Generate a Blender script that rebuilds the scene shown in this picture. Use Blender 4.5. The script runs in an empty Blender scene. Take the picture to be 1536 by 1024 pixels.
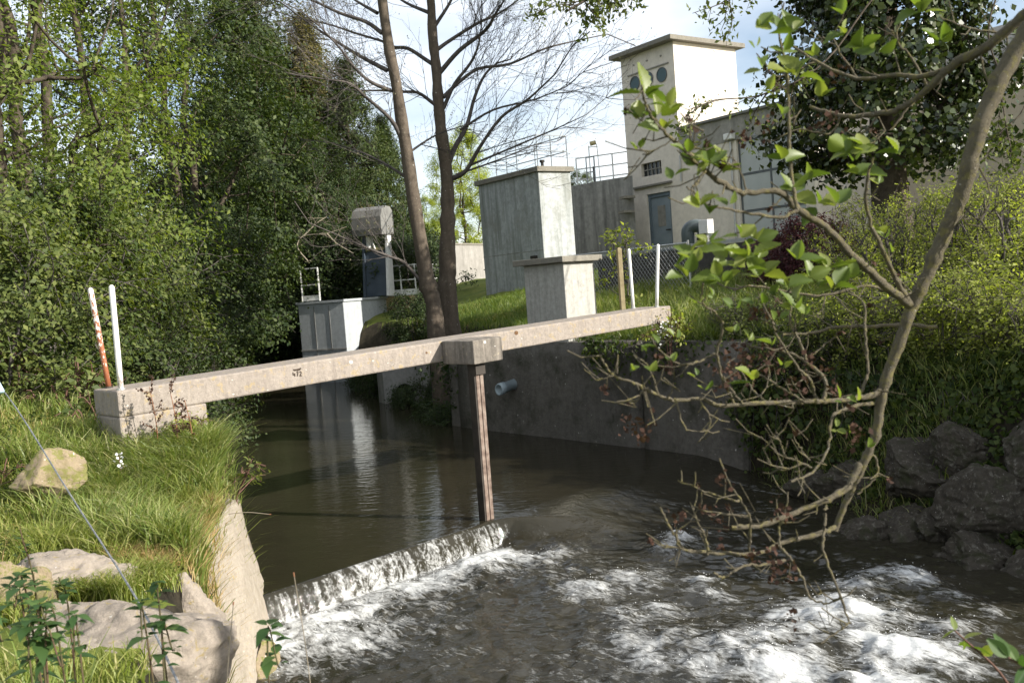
import bpy, bmesh, math, random
import numpy as np
from mathutils import Vector, Matrix

random.seed(11)
rng = np.random.default_rng(11)
scn = bpy.context.scene
COL = scn.collection
PI = math.pi

# ------------------------------------------------------------------ camera model (pixels of the 1536x1024 photograph)
FPX, PCX, PCY, EYE = 1400.0, 768.0, 512.0, 2.75
_p, _r = math.radians(3.3), math.radians(4.3)
FW = np.array([0, math.cos(_p), -math.sin(_p)])
_u0 = np.array([0, math.sin(_p), math.cos(_p)]); _r0 = np.array([1.0, 0, 0])
RT = _r0 * math.cos(_r) - _u0 * math.sin(_r)
UP = _u0 * math.cos(_r) + _r0 * math.sin(_r)
EYEV = np.array([0, 0, EYE])
def ray(px, py): return FW + RT * (px - PCX) / FPX - UP * (py - PCY) / FPX
def at(px, py, Y):
    d = ray(px, py); return d * (Y / d[1]) + EYEV
def onz(px, py, z):
    d = ray(px, py); return d * ((z - EYE) / d[2]) + EYEV
def proj(P):
    d = np.asarray(P, float) - EYEV; z = d @ FW
    return PCX + FPX * (d @ RT) / z, PCY - FPX * (d @ UP) / z

# ------------------------------------------------------------------ noise
def _hash(*c, seed=0):
    h = np.full(np.shape(c[0]), (seed * 2654435761 + 12345) & 0xFFFFFFFF, np.uint64)
    for v, m in zip(c, (374761393, 668265263, 2147483647)):
        h = (h ^ ((v.astype(np.int64).astype(np.uint64) & np.uint64(0xFFFFFFFF)) * np.uint64(m))) & np.uint64(0xFFFFFFFF)
        h = ((h ^ (h >> np.uint64(13))) * np.uint64(1274126177)) & np.uint64(0xFFFFFFFF)
        h = h ^ (h >> np.uint64(16))
    return (h & np.uint64(0xFFFFFF)).astype(np.float64) / 0xFFFFFF
def vn2(x, y, seed=0):
    ix, iy = np.floor(x), np.floor(y); fx, fy = x - ix, y - iy
    fx = fx * fx * fx * (fx * (fx * 6 - 15) + 10); fy = fy * fy * fy * (fy * (fy * 6 - 15) + 10)
    a, b = _hash(ix, iy, seed=seed), _hash(ix + 1, iy, seed=seed)
    c, d = _hash(ix, iy + 1, seed=seed), _hash(ix + 1, iy + 1, seed=seed)
    return (a + (b - a) * fx + (c - a) * fy + (a - b - c + d) * fx * fy) * 2 - 1
def fbm2(x, y, oct=4, seed=0):
    s, a, t = 0, 1.0, 0
    for k in range(oct):
        s = s + a * vn2(x * 2**k + 17.3 * k, y * 2**k - 9.1 * k, seed + k); t += a; a *= .5
    return s / t
def vn3(x, y, z, seed=0):
    i = [np.floor(v) for v in (x, y, z)]; f = [v - w for v, w in zip((x, y, z), i)]
    f = [v * v * (3 - 2 * v) for v in f]; out = 0
    for a in (0, 1):
        for b in (0, 1):
            for c in (0, 1):
                w = (f[0] if a else 1 - f[0]) * (f[1] if b else 1 - f[1]) * (f[2] if c else 1 - f[2])
                out = out + w * _hash(i[0] + a, i[1] + b, i[2] + c, seed=seed)
    return out * 2 - 1
def fbm3(P, s, oct=4, seed=0):
    o, a, t = 0, 1.0, 0
    for k in range(oct):
        q = P * s * 2**k + 5.7 * k
        o = o + a * vn3(q[:, 0], q[:, 1], q[:, 2], seed + k); t += a; a *= .5
    return o / t
def sstep(a, b, x):
    t = np.clip((x - a) / (b - a), 0, 1); return t * t * (3 - 2 * t)

# ------------------------------------------------------------------ mesh helpers
def link(o, parent=None):
    COL.objects.link(o)
    if parent is not None: o.parent = parent
    return o
def raw_mesh(name, V, F, smooth=False):
    """V (n,3) array; F (m,k) array or list of such arrays (different k) or list of tuples."""
    me = bpy.data.meshes.new(name)
    V = np.asarray(V, np.float32)
    if isinstance(F, np.ndarray): F = [F]
    if F and not isinstance(F[0], np.ndarray):
        me.from_pydata([tuple(v) for v in V.tolist()], [], F)
    else:
        F = [f for f in F if len(f)]
        nl = sum(f.size for f in F); npoly = sum(len(f) for f in F)
        me.vertices.add(len(V)); me.vertices.foreach_set('co', V.ravel())
        me.loops.add(nl); me.loops.foreach_set('vertex_index', np.concatenate([f.ravel() for f in F]).astype(np.int32))
        me.polygons.add(npoly)
        tot = np.concatenate([np.full(len(f), f.shape[1]) for f in F])
        st = np.concatenate([[0], np.cumsum(tot)[:-1]])
        me.polygons.foreach_set('loop_start', st.astype(np.int32))
        me.update(calc_edges=True)
    me.validate()
    if smooth: me.polygons.foreach_set('use_smooth', np.ones(len(me.polygons), bool))
    return me
def mobj(name, V, F, mat, parent=None, smooth=False, bevel=0, loc=None):
    me = raw_mesh(name, V, F, smooth)
    me.materials.append(mat)
    o = bpy.data.objects.new(name, me); link(o, parent)
    if loc is not None: o.location = loc
    if bevel:
        b = o.modifiers.new('bevel', 'BEVEL'); b.width = bevel; b.segments = 2; b.limit_method = 'ANGLE'; b.angle_limit = .6
        b.harden_normals = False
    return o
class MB:
    def __init__(s): s.v = []; s.f = []
    def add(s, V, F):
        n = len(s.v); s.v += [tuple(map(float, v)) for v in V]; s.f += [tuple(i + n for i in f) for f in F]; return s
    def hexa(s, b, t):   # bottom 4 pts ccw, top 4 pts
        return s.add(list(b) + list(t), [(3, 2, 1, 0), (4, 5, 6, 7), (0, 1, 5, 4), (1, 2, 6, 5), (2, 3, 7, 6), (3, 0, 4, 7)])
    def obox(s, o, ax, ay, L, W, H):   # corner o, unit axes ax, ay (2D), size L x W x H
        o = np.array(o, float); X = np.array([ax[0], ax[1], 0]) * L; Y = np.array([ay[0], ay[1], 0]) * W; Z = np.array([0, 0, H])
        b = [o, o + X, o + X + Y, o + Y]
        if np.cross(X, Y)[2] < 0: b = b[::-1]
        return s.hexa(b, [p + Z for p in b])
    def bar(s, a, b, w, h=None, side=None):
        a, b = Vector(a), Vector(b); d = (b - a).normalized(); h = h or w
        x = Vector(side).normalized() if side is not None else (d.cross(Vector((0, 0, 1))) if abs(d.z) < .95 else Vector((1, 0, 0))).normalized()
        y = d.cross(x).normalized(); x = y.cross(d)
        q = [(-1, -1), (1, -1), (1, 1), (-1, 1)]
        return s.hexa([a + x * w / 2 * i + y * h / 2 * j for i, j in q], [b + x * w / 2 * i + y * h / 2 * j for i, j in q])
    def tube(s, pts, rad, n=6, cap=True):
        V, F = tube(pts, rad, n, cap); return s.add(V, F)
    def prism(s, poly, z0, z1):
        n = len(poly); V = [(x, y, z0) for x, y in poly] + [(x, y, z1) for x, y in poly]
        return s.add(V, [tuple(range(n))[::-1], tuple(range(n, 2 * n))] + [(i, (i + 1) % n, n + (i + 1) % n, n + i) for i in range(n)])
    def build(s, name, mat, parent=None, smooth=False, bevel=0, loc=None):
        return mobj(name, s.v, s.f, mat, parent, smooth, bevel, loc)
def tube(pts, rad, n=6, cap=True):
    P = np.asarray(pts, float); m = len(P)
    R = np.full(m, rad, float) if np.isscalar(rad) else np.asarray(rad, float)
    T = np.gradient(P, axis=0); T /= np.linalg.norm(T, axis=1)[:, None] + 1e-9
    ref = np.array([0, 0, 1.0]) if abs(T[0, 2]) < .9 else np.array([1.0, 0, 0])
    x = np.cross(T[0], ref); x /= np.linalg.norm(x)
    V = []; ang = np.arange(n) * 2 * PI / n; ca, sa = np.cos(ang), np.sin(ang)
    for i in range(m):
        x = x - T[i] * (x @ T[i]); x /= np.linalg.norm(x) + 1e-9
        y = np.cross(T[i], x)
        V.append(P[i] + R[i] * (ca[:, None] * x + sa[:, None] * y))
    V = np.concatenate(V)
    F = []
    for i in range(m - 1):
        for k in range(n):
            a, b = i * n + k, i * n + (k + 1) % n
            F.append((a, b, b + n, a + n))
    if cap: F += [tuple(range(n))[::-1], tuple(range((m - 1) * n, m * n))]
    return V, F
def spline(pts, per=4):
    P = np.asarray(pts, float)
    if len(P) < 3: return np.array([P[0] + (P[-1] - P[0]) * t for t in np.linspace(0, 1, per + 1)])
    Q = np.vstack([2 * P[0] - P[1], P, 2 * P[-1] - P[-2]]); out = []
    for i in range(1, len(Q) - 2):
        for t in np.linspace(0, 1, per, endpoint=False):
            a, b, c, d = Q[i - 1:i + 3]
            out.append(.5 * (2 * b + (c - a) * t + (2 * a - 5 * b + 4 * c - d) * t * t + (3 * b - a - 3 * c + d) * t**3))
    out.append(P[-1]); return np.array(out)
class TB:
    """fast collection of many tubes in one mesh"""
    def __init__(s): s.V = []; s.F = []; s.n = 0
    def tube(s, pts, rad, n=5):
        P = np.asarray(pts, float); m = len(P)
        R = np.full(m, rad, float) if np.isscalar(rad) else np.asarray(rad, float)
        T = np.gradient(P, axis=0); T /= np.linalg.norm(T, axis=1)[:, None] + 1e-9
        ref = np.array([.31, .2, .93]) if abs(T[0] @ np.array([.31, .2, .93])) < .9 else np.array([1.0, 0, 0])
        X = np.cross(T, ref); X /= np.linalg.norm(X, axis=1)[:, None] + 1e-9
        Y = np.cross(T, X); ang = np.arange(n) * 2 * PI / n
        V = P[:, None] + R[:, None, None] * (np.cos(ang)[None, :, None] * X[:, None] + np.sin(ang)[None, :, None] * Y[:, None])
        i = np.arange(m - 1)[:, None] * n; k = np.arange(n)[None]; k2 = (k + 1) % n
        F = np.stack([i + k, i + k2, i + n + k2, i + n + k], -1).reshape(-1, 4) + s.n
        s.V.append(V.reshape(-1, 3)); s.F.append(F); s.n += m * n
    def build(s, name, mat, parent=None, smooth=True, loc=None):
        return mobj(name, np.concatenate(s.V), np.concatenate(s.F), mat, parent, smooth, loc=loc)
def empty(name, loc, rz=0):
    o = bpy.data.objects.new(name, None); COL.objects.link(o); o.location = loc; o.rotation_euler = (0, 0, rz); return o
def tag(o, label=None, cat=None, group=None, kind=None):
    for k, v in (('label', label), ('category', cat), ('group', group), ('kind', kind)):
        if v: o[k] = v
    return o
def rel(root, P):   # world point -> root's local space (roots here are only translated)
    return np.asarray(P, float) - np.array(root.location)

# ------------------------------------------------------------------ materials
def nt_new(name):
    m = bpy.data.materials.new(name); m.use_nodes = True; nt = m.node_tree; nt.nodes.clear()
    out = nt.nodes.new('ShaderNodeOutputMaterial'); return m, nt, out
def N(nt, typ, **kw):
    n = nt.nodes.new(typ)
    for k, v in kw.items():
        if k in n.inputs: n.inputs[k].default_value = v
        else: setattr(n, k, v)
    return n
def ramp(nt, stops, fac=None, interp='LINEAR'):
    r = nt.nodes.new('ShaderNodeValToRGB'); e = r.color_ramp.elements; r.color_ramp.interpolation = interp
    while len(e) < len(stops): e.new(.5)
    for el, (p, c) in zip(e, stops):
        el.position = p; el.color = (*c, 1) if len(c) == 3 else (c[0],) * 3 + (1,)
    if fac is not None: nt.links.new(fac, r.inputs[0])
    return r
def bsdf(nt, out, rough=.8, spec=.3):
    b = N(nt, 'ShaderNodeBsdfPrincipled', Roughness=rough); b.inputs['Specular IOR Level'].default_value = spec
    nt.links.new(b.outputs[0], out.inputs[0]); return b
def coords(nt, sc=(1, 1, 1), kind='Object'):
    t = N(nt, 'ShaderNodeTexCoord'); m = N(nt, 'ShaderNodeMapping'); m.inputs['Scale'].default_value = sc
    nt.links.new(t.outputs[kind], m.inputs[0]); return m.outputs[0]
def noise(nt, vec, scale, detail=5, rough=.6, dist=0):
    n = N(nt, 'ShaderNodeTexNoise', Scale=scale, Detail=detail, Roughness=rough, Distortion=dist)
    nt.links.new(vec, n.inputs['Vector']); return n.outputs[0]
def mixc(nt, fac, a, b, mode='MIX'):
    m = N(nt, 'ShaderNodeMix', data_type='RGBA', blend_type=mode)
    for sock, v in ((m.inputs[0], fac), (m.inputs[6], a), (m.inputs[7], b)):
        if hasattr(v, 'is_linked'): nt.links.new(v, sock)
        elif isinstance(v, (int, float)): sock.default_value = v
        else: sock.default_value = (*v, 1)
    return m.outputs[2]
def math_n(nt, op, a, b=0.0, clamp=False):
    m = N(nt, 'ShaderNodeMath', operation=op); m.use_clamp = clamp
    for sock, v in ((m.inputs[0], a), (m.inputs[1], b)):
        if hasattr(v, 'is_linked'): nt.links.new(v, sock)
        else: sock.default_value = v
    return m.outputs[0]
def bump(nt, b, h, strength=.3, dist=.02):
    n = N(nt, 'ShaderNodeBump', Strength=strength, Distance=dist); nt.links.new(h, n.inputs['Height']); nt.links.new(n.outputs[0], b.inputs['Normal']); return n
def m_noise(name, stops, scale=4, rough=.85, spec=.25, bs=.4, bd=.01, bscale=None, detail=6, kind='Object', metal=0):
    m, nt, out = nt_new(name); b = bsdf(nt, out, rough, spec); v = coords(nt, kind=kind)
    f = noise(nt, v, scale, detail); r = ramp(nt, stops, f); nt.links.new(r.outputs[0], b.inputs['Base Color'])
    b.inputs['Metallic'].default_value = metal
    bump(nt, b, noise(nt, v, bscale or scale * 6, 6, .7), bs, bd); return m
def m_concrete(name, base, dark, lichen=None, streak=.5, moss=None, scale=1.0, bs=.35, pits=True, lich_amt=.62):
    m, nt, out = nt_new(name); b = bsdf(nt, out, .9, .2); v = coords(nt, (scale,) * 3)
    vs = coords(nt, (5 * scale, 5 * scale, .35 * scale))
    c = mixc(nt, ramp(nt, [(.3, (0,)), (.72, (1,))], noise(nt, v, 2.2, 8, .68)).outputs[0], base, tuple(.5 * x + .5 * y for x, y in zip(base, dark)))
    c = mixc(nt, ramp(nt, [(.38, (0,)), (.62, (1,))], noise(nt, v, 11, 8, .75)).outputs[0], c, tuple(min(1, x * 1.12) for x in base))
    if streak:
        s = ramp(nt, [(.45, (0,)), (.75, (streak,))], noise(nt, vs, 1.3, 6, .65)).outputs[0]
        c = mixc(nt, s, c, dark)
    if lichen:
        c = mixc(nt, ramp(nt, [(lich_amt, (0,)), (lich_amt + .06, (.8,))], noise(nt, v, 5.5, 7, .7, .4)).outputs[0], c, lichen)
        c = mixc(nt, ramp(nt, [(.68, (0,)), (.72, (.75,))], noise(nt, v, 9.5, 4, .6, .2)).outputs[0], c, (.62, .6, .55))
    if moss:
        c = mixc(nt, ramp(nt, [(.5, (0,)), (.68, (.85,))], noise(nt, v, 1.6, 8, .7)).outputs[0], c, moss)
    if pits:
        c = mixc(nt, ramp(nt, [(.26, (.8,)), (.34, (0,))], noise(nt, v, 28, 4, .6)).outputs[0], c, tuple(x * .35 for x in dark))
    nt.links.new(c, b.inputs['Base Color'])
    h = math_n(nt, 'ADD', noise(nt, v, 45, 6, .75), math_n(nt, 'MULTIPLY', noise(nt, v, 7, 6, .7), 1.5))
    bump(nt, b, h, bs, .012); return m
def m_leaf(name, cs, trans=.35, rough=.55, spec=.2, tcol=None):
    m, nt, out = nt_new(name)
    g = N(nt, 'ShaderNodeNewGeometry'); k = len(cs)
    r = ramp(nt, [(i / max(1, k - 1), c) for i, c in enumerate(cs)], g.outputs['Random Per Island'])
    b = N(nt, 'ShaderNodeBsdfPrincipled', Roughness=rough); b.inputs['Specular IOR Level'].default_value = spec
    nt.links.new(r.outputs[0], b.inputs['Base Color'])
    t = N(nt, 'ShaderNodeBsdfTranslucent')
    tc = mixc(nt, 1.0, r.outputs[0], tcol or (1.5, 1.6, .55), 'MULTIPLY'); nt.links.new(tc, t.inputs[0])
    mx = N(nt, 'ShaderNodeMixShader'); mx.inputs[0].default_value = trans
    nt.links.new(b.outputs[0], mx.inputs[1]); nt.links.new(t.outputs[0], mx.inputs[2]); nt.links.new(mx.outputs[0], out.inputs[0])
    return m
def m_plain(name, c, rough=.5, spec=.4, metal=0, var=.15, scale=6):
    return m_noise(name, [(.3, tuple(x * (1 - var) for x in c)), (.7, tuple(min(1, x * (1 + var)) for x in c))], scale, rough, spec, .12, .004, metal=metal)

M = {}
M['bridge'] = m_concrete('bridge_concrete', (.295, .258, .222), (.12, .10, .085), (.33, .26, .145), .45, scale=2.1, lich_amt=.565, bs=.8)
M['crosshead'] = m_concrete('stained_concrete', (.22, .195, .165), (.05, .045, .04), (.38, .33, .24), .95, scale=1.7, bs=.6)
M['abut'] = m_concrete('abutment_concrete', (.33, .29, .235), (.13, .11, .085), (.33, .25, .10), 0, moss=(.25, .215, .165), scale=2.2, bs=.9, lich_amt=.60)
M['wall'] = m_concrete('river_wall_concrete', (.125, .115, .10), (.03, .027, .022), (.17, .16, .14), .25, moss=(.032, .034, .02), scale=1.1, bs=1.0, lich_amt=.66)
M['tower'] = m_concrete('weathered_render', (.37, .385, .385), (.10, .115, .095), None, .9, moss=(.225, .228, .20), scale=.6, pits=False)
M['chamber'] = m_concrete('grey_blue_concrete', (.34, .36, .37), (.22, .24, .24), None, .4, scale=.7, pits=False)
M['pillar'] = m_concrete('pillar_concrete', (.37, .36, .33), (.14, .14, .125), None, .6, scale=1.2)
M['cap'] = m_concrete('cap_concrete', (.20, .185, .155), (.09, .085, .07), (.30, .27, .14), .3, scale=1.4)
M['render'] = m_concrete('cream_render', (.66, .60, .515), (.50, .445, .37), None, .35, scale=.35, bs=.12, pits=False)
M['beige'] = m_concrete('beige_render', (.44, .37, .29), (.33, .28, .22), None, .3, scale=.3, bs=.1, pits=False)
M['fascia'] = m_concrete('grey_fascia', (.30, .285, .25), (.12, .115, .10), None, .7, scale=.5, pits=False)
M['tank'] = m_concrete('tank_concrete', (.27, .265, .245), (.05, .05, .048), None, .9, scale=.5, pits=False)
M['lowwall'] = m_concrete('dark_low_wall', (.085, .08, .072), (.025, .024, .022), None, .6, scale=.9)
M['farwall'] = m_concrete('far_wall_concrete', (.27, .255, .235), (.15, .14, .125), None, .8, scale=.35, pits=False)
M['ochre'] = m_concrete('ochre_stone', (.42, .31, .17), (.2, .15, .09), None, .4, scale=1.2)
M['roofslab'] = m_plain('roof_slab', (.16, .155, .14), .85)
M['door'] = m_noise('blue_grey_door', [(.3, (.20, .245, .27)), (.7, (.26, .30, .325))], 3, .5, .4, .1, .003)
M['doorframe'] = m_plain('door_frame', (.13, .165, .19), .5)
M['panel'] = m_noise('pale_grey_door', [(.3, (.40, .42, .41)), (.7, (.46, .475, .46))], 2, .5, .4, .05, .003)
M['darkframe'] = m_plain('dark_frame', (.10, .11, .115), .5)
M['glass'] = m_plain('dark_glass', (.012, .015, .018), .12, .6)
M['teal'] = m_plain('teal_disc', (.02, .06, .065), .35, .5)
M['white'] = m_noise('white_paint', [(.3, (.68, .67, .63)), (.75, (.8, .79, .76))], 7, .45, .4, .15, .004)
M['whiterail'] = m_noise('white_rail', [(.3, (.6, .6, .58)), (.75, (.75, .74, .71))], 7, .5, .4, .1, .003)
M['rail'] = m_plain('rail_grey', (.20, .22, .23), .5, .5)
M['zinc'] = m_plain('zinc', (.5, .5, .49), .4, .5, .6)
M['hood'] = m_noise('grey_hood', [(.3, (.11, .105, .095)), (.7, (.19, .185, .17))], 4, .45, .5, .1, .003)
M['blue'] = m_noise('dark_blue_steel', [(.3, (.035, .05, .07)), (.7, (.06, .078, .10))], 3, .4, .5, .1, .003)
M['duct'] = m_plain('duct_green', (.08, .10, .10), .35, .5)
M['rust'] = m_noise('rusty_steel', [(.3, (.075, .05, .038)), (.5, (.17, .125, .10)), (.7, (.25, .205, .17))], 9, .75, .3, .5, .006)
M['darksteel'] = m_noise('dark_steel', [(.3, (.02, .018, .016)), (.7, (.055, .045, .036))], 9, .7, .3, .5, .006)
M['wood'] = m_noise('weathered_wood', [(.3, (.17, .135, .075)), (.7, (.30, .25, .15))], 8, .85, .2, .5, .006)
M['wire'] = m_plain('wire_grey', (.42, .42, .41), .4, .5, .4)
M['rope'] = m_noise('steel_rope', [(.35, (.14, .145, .15)), (.65, (.33, .335, .34))], 40, .45, .5, .2, .002, metal=.4)
M['pvc'] = m_plain('blue_grey_plastic', (.28, .34, .36), .45)
M['paleblue'] = m_plain('pale_blue', (.42, .58, .66), .45)
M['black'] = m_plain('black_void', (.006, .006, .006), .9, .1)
M['lime'] = m_plain('lime_bloom', (.48, .46, .42), .95, var=.2, scale=40)
M['ruststain'] = m_plain('rust_stain', (.12, .065, .03), .95, var=.5, scale=50)
M['mark'] = m_plain('dark_paint', (.05, .036, .026), .9, var=.6, scale=40)
M['tanpaint'] = m_plain('mustard_metal', (.45, .38, .2), .6)
# rust and white peeling paint on the leaning pole, white paint with pink bloom on the straight one
def m_pole(name, white, rustc, lo, hi):
    m, nt, out = nt_new(name); b = bsdf(nt, out, .6, .35); v = coords(nt)
    z = N(nt, 'ShaderNodeSeparateXYZ'); nt.links.new(v, z.inputs[0])
    vv = N(nt, 'ShaderNodeVectorMath', operation='MULTIPLY'); nt.links.new(v, vv.inputs[0]); vv.inputs[1].default_value = (1, 1, .6)
    f = math_n(nt, 'ADD', noise(nt, vv.outputs[0], 38, 5, .7), math_n(nt, 'MULTIPLY', z.outputs[2], .22))
    r = ramp(nt, [(lo, rustc), (lo + .02, tuple(x * .6 for x in rustc)), (hi, white)], f); nt.links.new(r.outputs[0], b.inputs['Base Color'])
    bump(nt, b, f, .4, .004); return m
M['polerust'] = m_pole('rusty_white_paint', (.66, .61, .56), (.27, .095, .042), .60, .66)
M['polewhite'] = m_pole('white_pole_paint', (.76, .73, .70), (.55, .40, .33), .40, .52)
# barks and rocks
M['bark'] = m_noise('bark_dark', [(.3, (.035, .028, .022)), (.7, (.10, .082, .06))], 7, .95, .15, .9, .03, 18)
M['bark2'] = m_concrete('bark_lichen', (.115, .092, .07), (.03, .025, .019), (.24, .22, .16), .6, scale=1.3, bs=1.0)
M['twig'] = m_noise('twig_bark', [(.3, (.05, .045, .042)), (.7, (.12, .105, .095))], 8, .9, .15, .3, .006)
M['alder'] = m_concrete('alder_bark', (.155, .135, .095), (.055, .047, .033), (.21, .185, .075), .2, scale=9, bs=.8, lich_amt=.52)
M['snag'] = m_plain('dead_wood', (.21, .18, .135), .9)
M['rockL'] = m_concrete('limestone', (.33, .285, .235), (.11, .09, .085), (.30, .235, .09), .2, moss=(.20, .175, .14), scale=3.0, bs=1.0, lich_amt=.58)
M['rockM'] = m_concrete('mossy_stone', (.27, .215, .14), (.10, .08, .05), (.16, .17, .04), .2, moss=(.12, .11, .035), scale=2.2, bs=1.0, lich_amt=.5)
M['rockR'] = m_concrete('river_boulder', (.066, .057, .044), (.02, .018, .014), (.15, .14, .115), .5, moss=(.030, .036, .012), scale=3.2, bs=1.0, lich_amt=.55)
# leaves
M['l_bright'] = m_leaf('leaf_bright', [(.15, .185, .03), (.23, .26, .06), (.32, .335, .11)], .5)
M['l_open'] = m_leaf('leaf_open', [(.050, .072, .020), (.095, .122, .032), (.165, .185, .055)])
M['l_airy'] = m_leaf('leaf_airy', [(.075, .115, .022), (.125, .165, .035), (.19, .22, .06)], .42)
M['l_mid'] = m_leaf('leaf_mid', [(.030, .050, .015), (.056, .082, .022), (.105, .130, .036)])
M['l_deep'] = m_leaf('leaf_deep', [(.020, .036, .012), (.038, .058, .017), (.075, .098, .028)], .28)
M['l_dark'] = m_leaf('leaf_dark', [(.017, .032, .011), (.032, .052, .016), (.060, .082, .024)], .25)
M['l_conif'] = m_leaf('needle', [(.026, .044, .014), (.045, .068, .020), (.085, .105, .03)], .2, .6, .2)
M['l_brown'] = m_leaf('needle_brown', [(.10, .095, .03), (.17, .14, .055), (.12, .12, .035)], .2, .6, .2)
M['l_yellow'] = m_leaf('leaf_yellow', [(.22, .26, .03), (.30, .33, .05), (.18, .23, .03)])
M['l_ivy'] = m_leaf('ivy_leaf', [(.014, .028, .008), (.035, .052, .013), (.075, .095, .024)], .1, .25, .6)
M['l_red'] = m_leaf('leaf_red', [(.045, .012, .018), (.08, .022, .028), (.06, .03, .025)], .25)
M['l_alder'] = m_leaf('alder_leaf', [(.075, .115, .026), (.13, .175, .04), (.20, .225, .06)], .42, .42, .35)
M['l_oak'] = m_leaf('oak_leaf', [(.06, .085, .02), (.09, .115, .03), (.12, .13, .04)], .3)
M['l_nettle'] = m_leaf('nettle_leaf', [(.035, .075, .022), (.055, .10, .03), (.08, .13, .035)], .3, .5)
M['l_bud'] = m_leaf('bud', [(.11, .10, .06), (.15, .145, .07), (.10, .085, .06)], .3)
M['cone'] = m_leaf('alder_cone', [(.032, .019, .014), (.055, .031, .023), (.08, .044, .031)], .1, .8, .1)
M['petal'] = m_leaf('petal', [(.75, .75, .7), (.8, .8, .78)], .3, tcol=(1, 1, 1))
M['g_lawn'] = m_leaf('grass_blade', [(.11, .15, .022), (.17, .205, .038), (.225, .25, .065), (.30, .275, .11)], .35, .5, .3)
M['g_tall'] = m_leaf('tall_grass_blade', [(.10, .15, .03), (.155, .205, .045), (.22, .25, .07), (.30, .28, .13)], .35, .45, .4)
M['g_right'] = m_leaf('bank_grass_blade', [(.06, .105, .018), (.10, .145, .025), (.17, .20, .045)], .35, .5, .3)
M['g_dry'] = m_leaf('dry_grass_blade', [(.34, .22, .09), (.40, .29, .14), (.30, .24, .11)], .25, .6, .2)
M['stem'] = m_plain('red_stem', (.10, .05, .035), .7)
M['nstem'] = m_noise('nettle_stem', [(.35, (.06, .07, .025)), (.65, (.10, .055, .04))], 5)
M['dockstem'] = m_plain('dock_stem', (.22, .10, .05), .8)

# ground: soil under the grass, darker and stonier on the steep river margin
def m_ground():
    m, nt, out = nt_new('ground'); b = bsdf(nt, out, .95, .15); v = coords(nt)
    g = ramp(nt, [(.3, (.07, .095, .018)), (.5, (.12, .15, .028)), (.62, (.17, .185, .045)), (.75, (.20, .16, .075))], noise(nt, v, 1.1, 9, .7)).outputs[0]
    soil = ramp(nt, [(.35, (.018, .016, .011)), (.65, (.05, .042, .028))], noise(nt, v, 4, 8, .7)).outputs[0]
    geo = N(nt, 'ShaderNodeNewGeometry'); z = N(nt, 'ShaderNodeSeparateXYZ'); nt.links.new(geo.outputs['True Normal'], z.inputs[0])
    f = ramp(nt, [(.72, (1,)), (.9, (0,))], z.outputs[2]).outputs[0]
    nt.links.new(mixc(nt, f, g, soil), b.inputs['Base Color']); bump(nt, b, noise(nt, v, 22, 8, .75), .8, .05); return m
M['ground'] = m_ground()

# ================================================================== TERRAIN
LB = np.array([(-1.3, -60), (-1.35, 2), (-1.55, 4), (-1.98, 5.6), (-2.22, 6.8), (-2.42, 8.0), (-2.55, 8.6), (-2.72, 9.35), (-3.3, 10.3), (-4.9, 12.7), (-6.6, 18), (-7.6, 24), (-8.2, 29), (-11, 35), (-20, 40), (-70, 52)], float)
RB = np.array([(4.6, -60), (4.6, 1), (4.75, 5), (4.45, 8.4), (3.9, 10.5), (3.27, 13.41), (-1.19, 18.92), (-1.5, 21.2), (-2.7, 24.0), (-3.9, 26.5), (-5.2, 31.0), (-7.2, 32.3), (-8.0, 36), (-11, 40.5), (-20, 45), (-70, 58)], float)
def pdist(x, y, P):
    d = np.full(np.shape(x), 1e9)
    for a, b in zip(P[:-1], P[1:]):
        e = b - a; t = np.clip(((x - a[0]) * e[0] + (y - a[1]) * e[1]) / (e @ e), 0, 1)
        d = np.minimum(d, np.hypot(x - a[0] - t * e[0], y - a[1] - t * e[1]))
    return d
def inside(x, y):
    P = np.vstack([LB, RB[::-1]]); c = np.zeros(np.shape(x), bool)
    for a, b in zip(P, np.roll(P, -1, 0)):
        if a[1] == b[1]: continue
        k = ((a[1] > y) != (b[1] > y)) & (x < (b[0] - a[0]) * (y - a[1]) / (b[1] - a[1]) + a[0]); c ^= k
    return c
def H(x, y):
    x = np.asarray(x, float); y = np.asarray(y, float)
    dl, dr = pdist(x, y, LB), pdist(x, y, RB); ins = inside(x, y)
    left = dl < dr
    n = fbm2(x * .6, y * .6, 4, 3) * .12 + fbm2(x * 2.2, y * 2.2, 3, 8) * .035
    # left bank: steep margin, then the lawn rising to the hedge
    margin = np.where(y < 9.6, .22, 1.4)
    base = .98 + .42 * sstep(7.4, 9.2, y) + .1 * sstep(0, 1, dl)
    hl = -.5 + (base + .5) * sstep(0, 1, dl / margin) + .35 * sstep(.6, 3.0, dl) + .25 * sstep(2, 8, dl)
    # right bank
    wall = sstep(12.8, 13.6, y) * (1 - sstep(18.7, 19.3, y))
    mg = 1.5 - 1.15 * wall
    top = .35 + .9 * sstep(7.6, 9.6, y) + .42 * sstep(11, 13.5, y)
    hr = -.5 + (top + .5) * sstep(0, 1, (dr - .02) / mg) + np.where(dr > .3, .19 * np.minimum(dr - .3, 8) + .05 * np.clip(dr - 8.3, 0, 14), 0)
    ho = np.where(left, hl, hr) + n * sstep(.3, 1.2, np.minimum(dl, dr))
    hi = -.5 - .5 * sstep(0, .6, np.minimum(dl, dr))
    return np.where(ins, hi, ho)
def Hs(x, y): return float(H(np.array([x]), np.array([y]))[0])
gx = np.concatenate([-12 - np.geomspace(.4, 420, 26)[::-1], np.arange(-12, 14.01, .14), 14 + np.geomspace(.4, 420, 26)])
gy = np.concatenate([-2 - np.geomspace(.4, 120, 12)[::-1], np.arange(-2, 26, .14), np.arange(26, 48, .4), 48 + np.geomspace(.5, 600, 24)])
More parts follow.
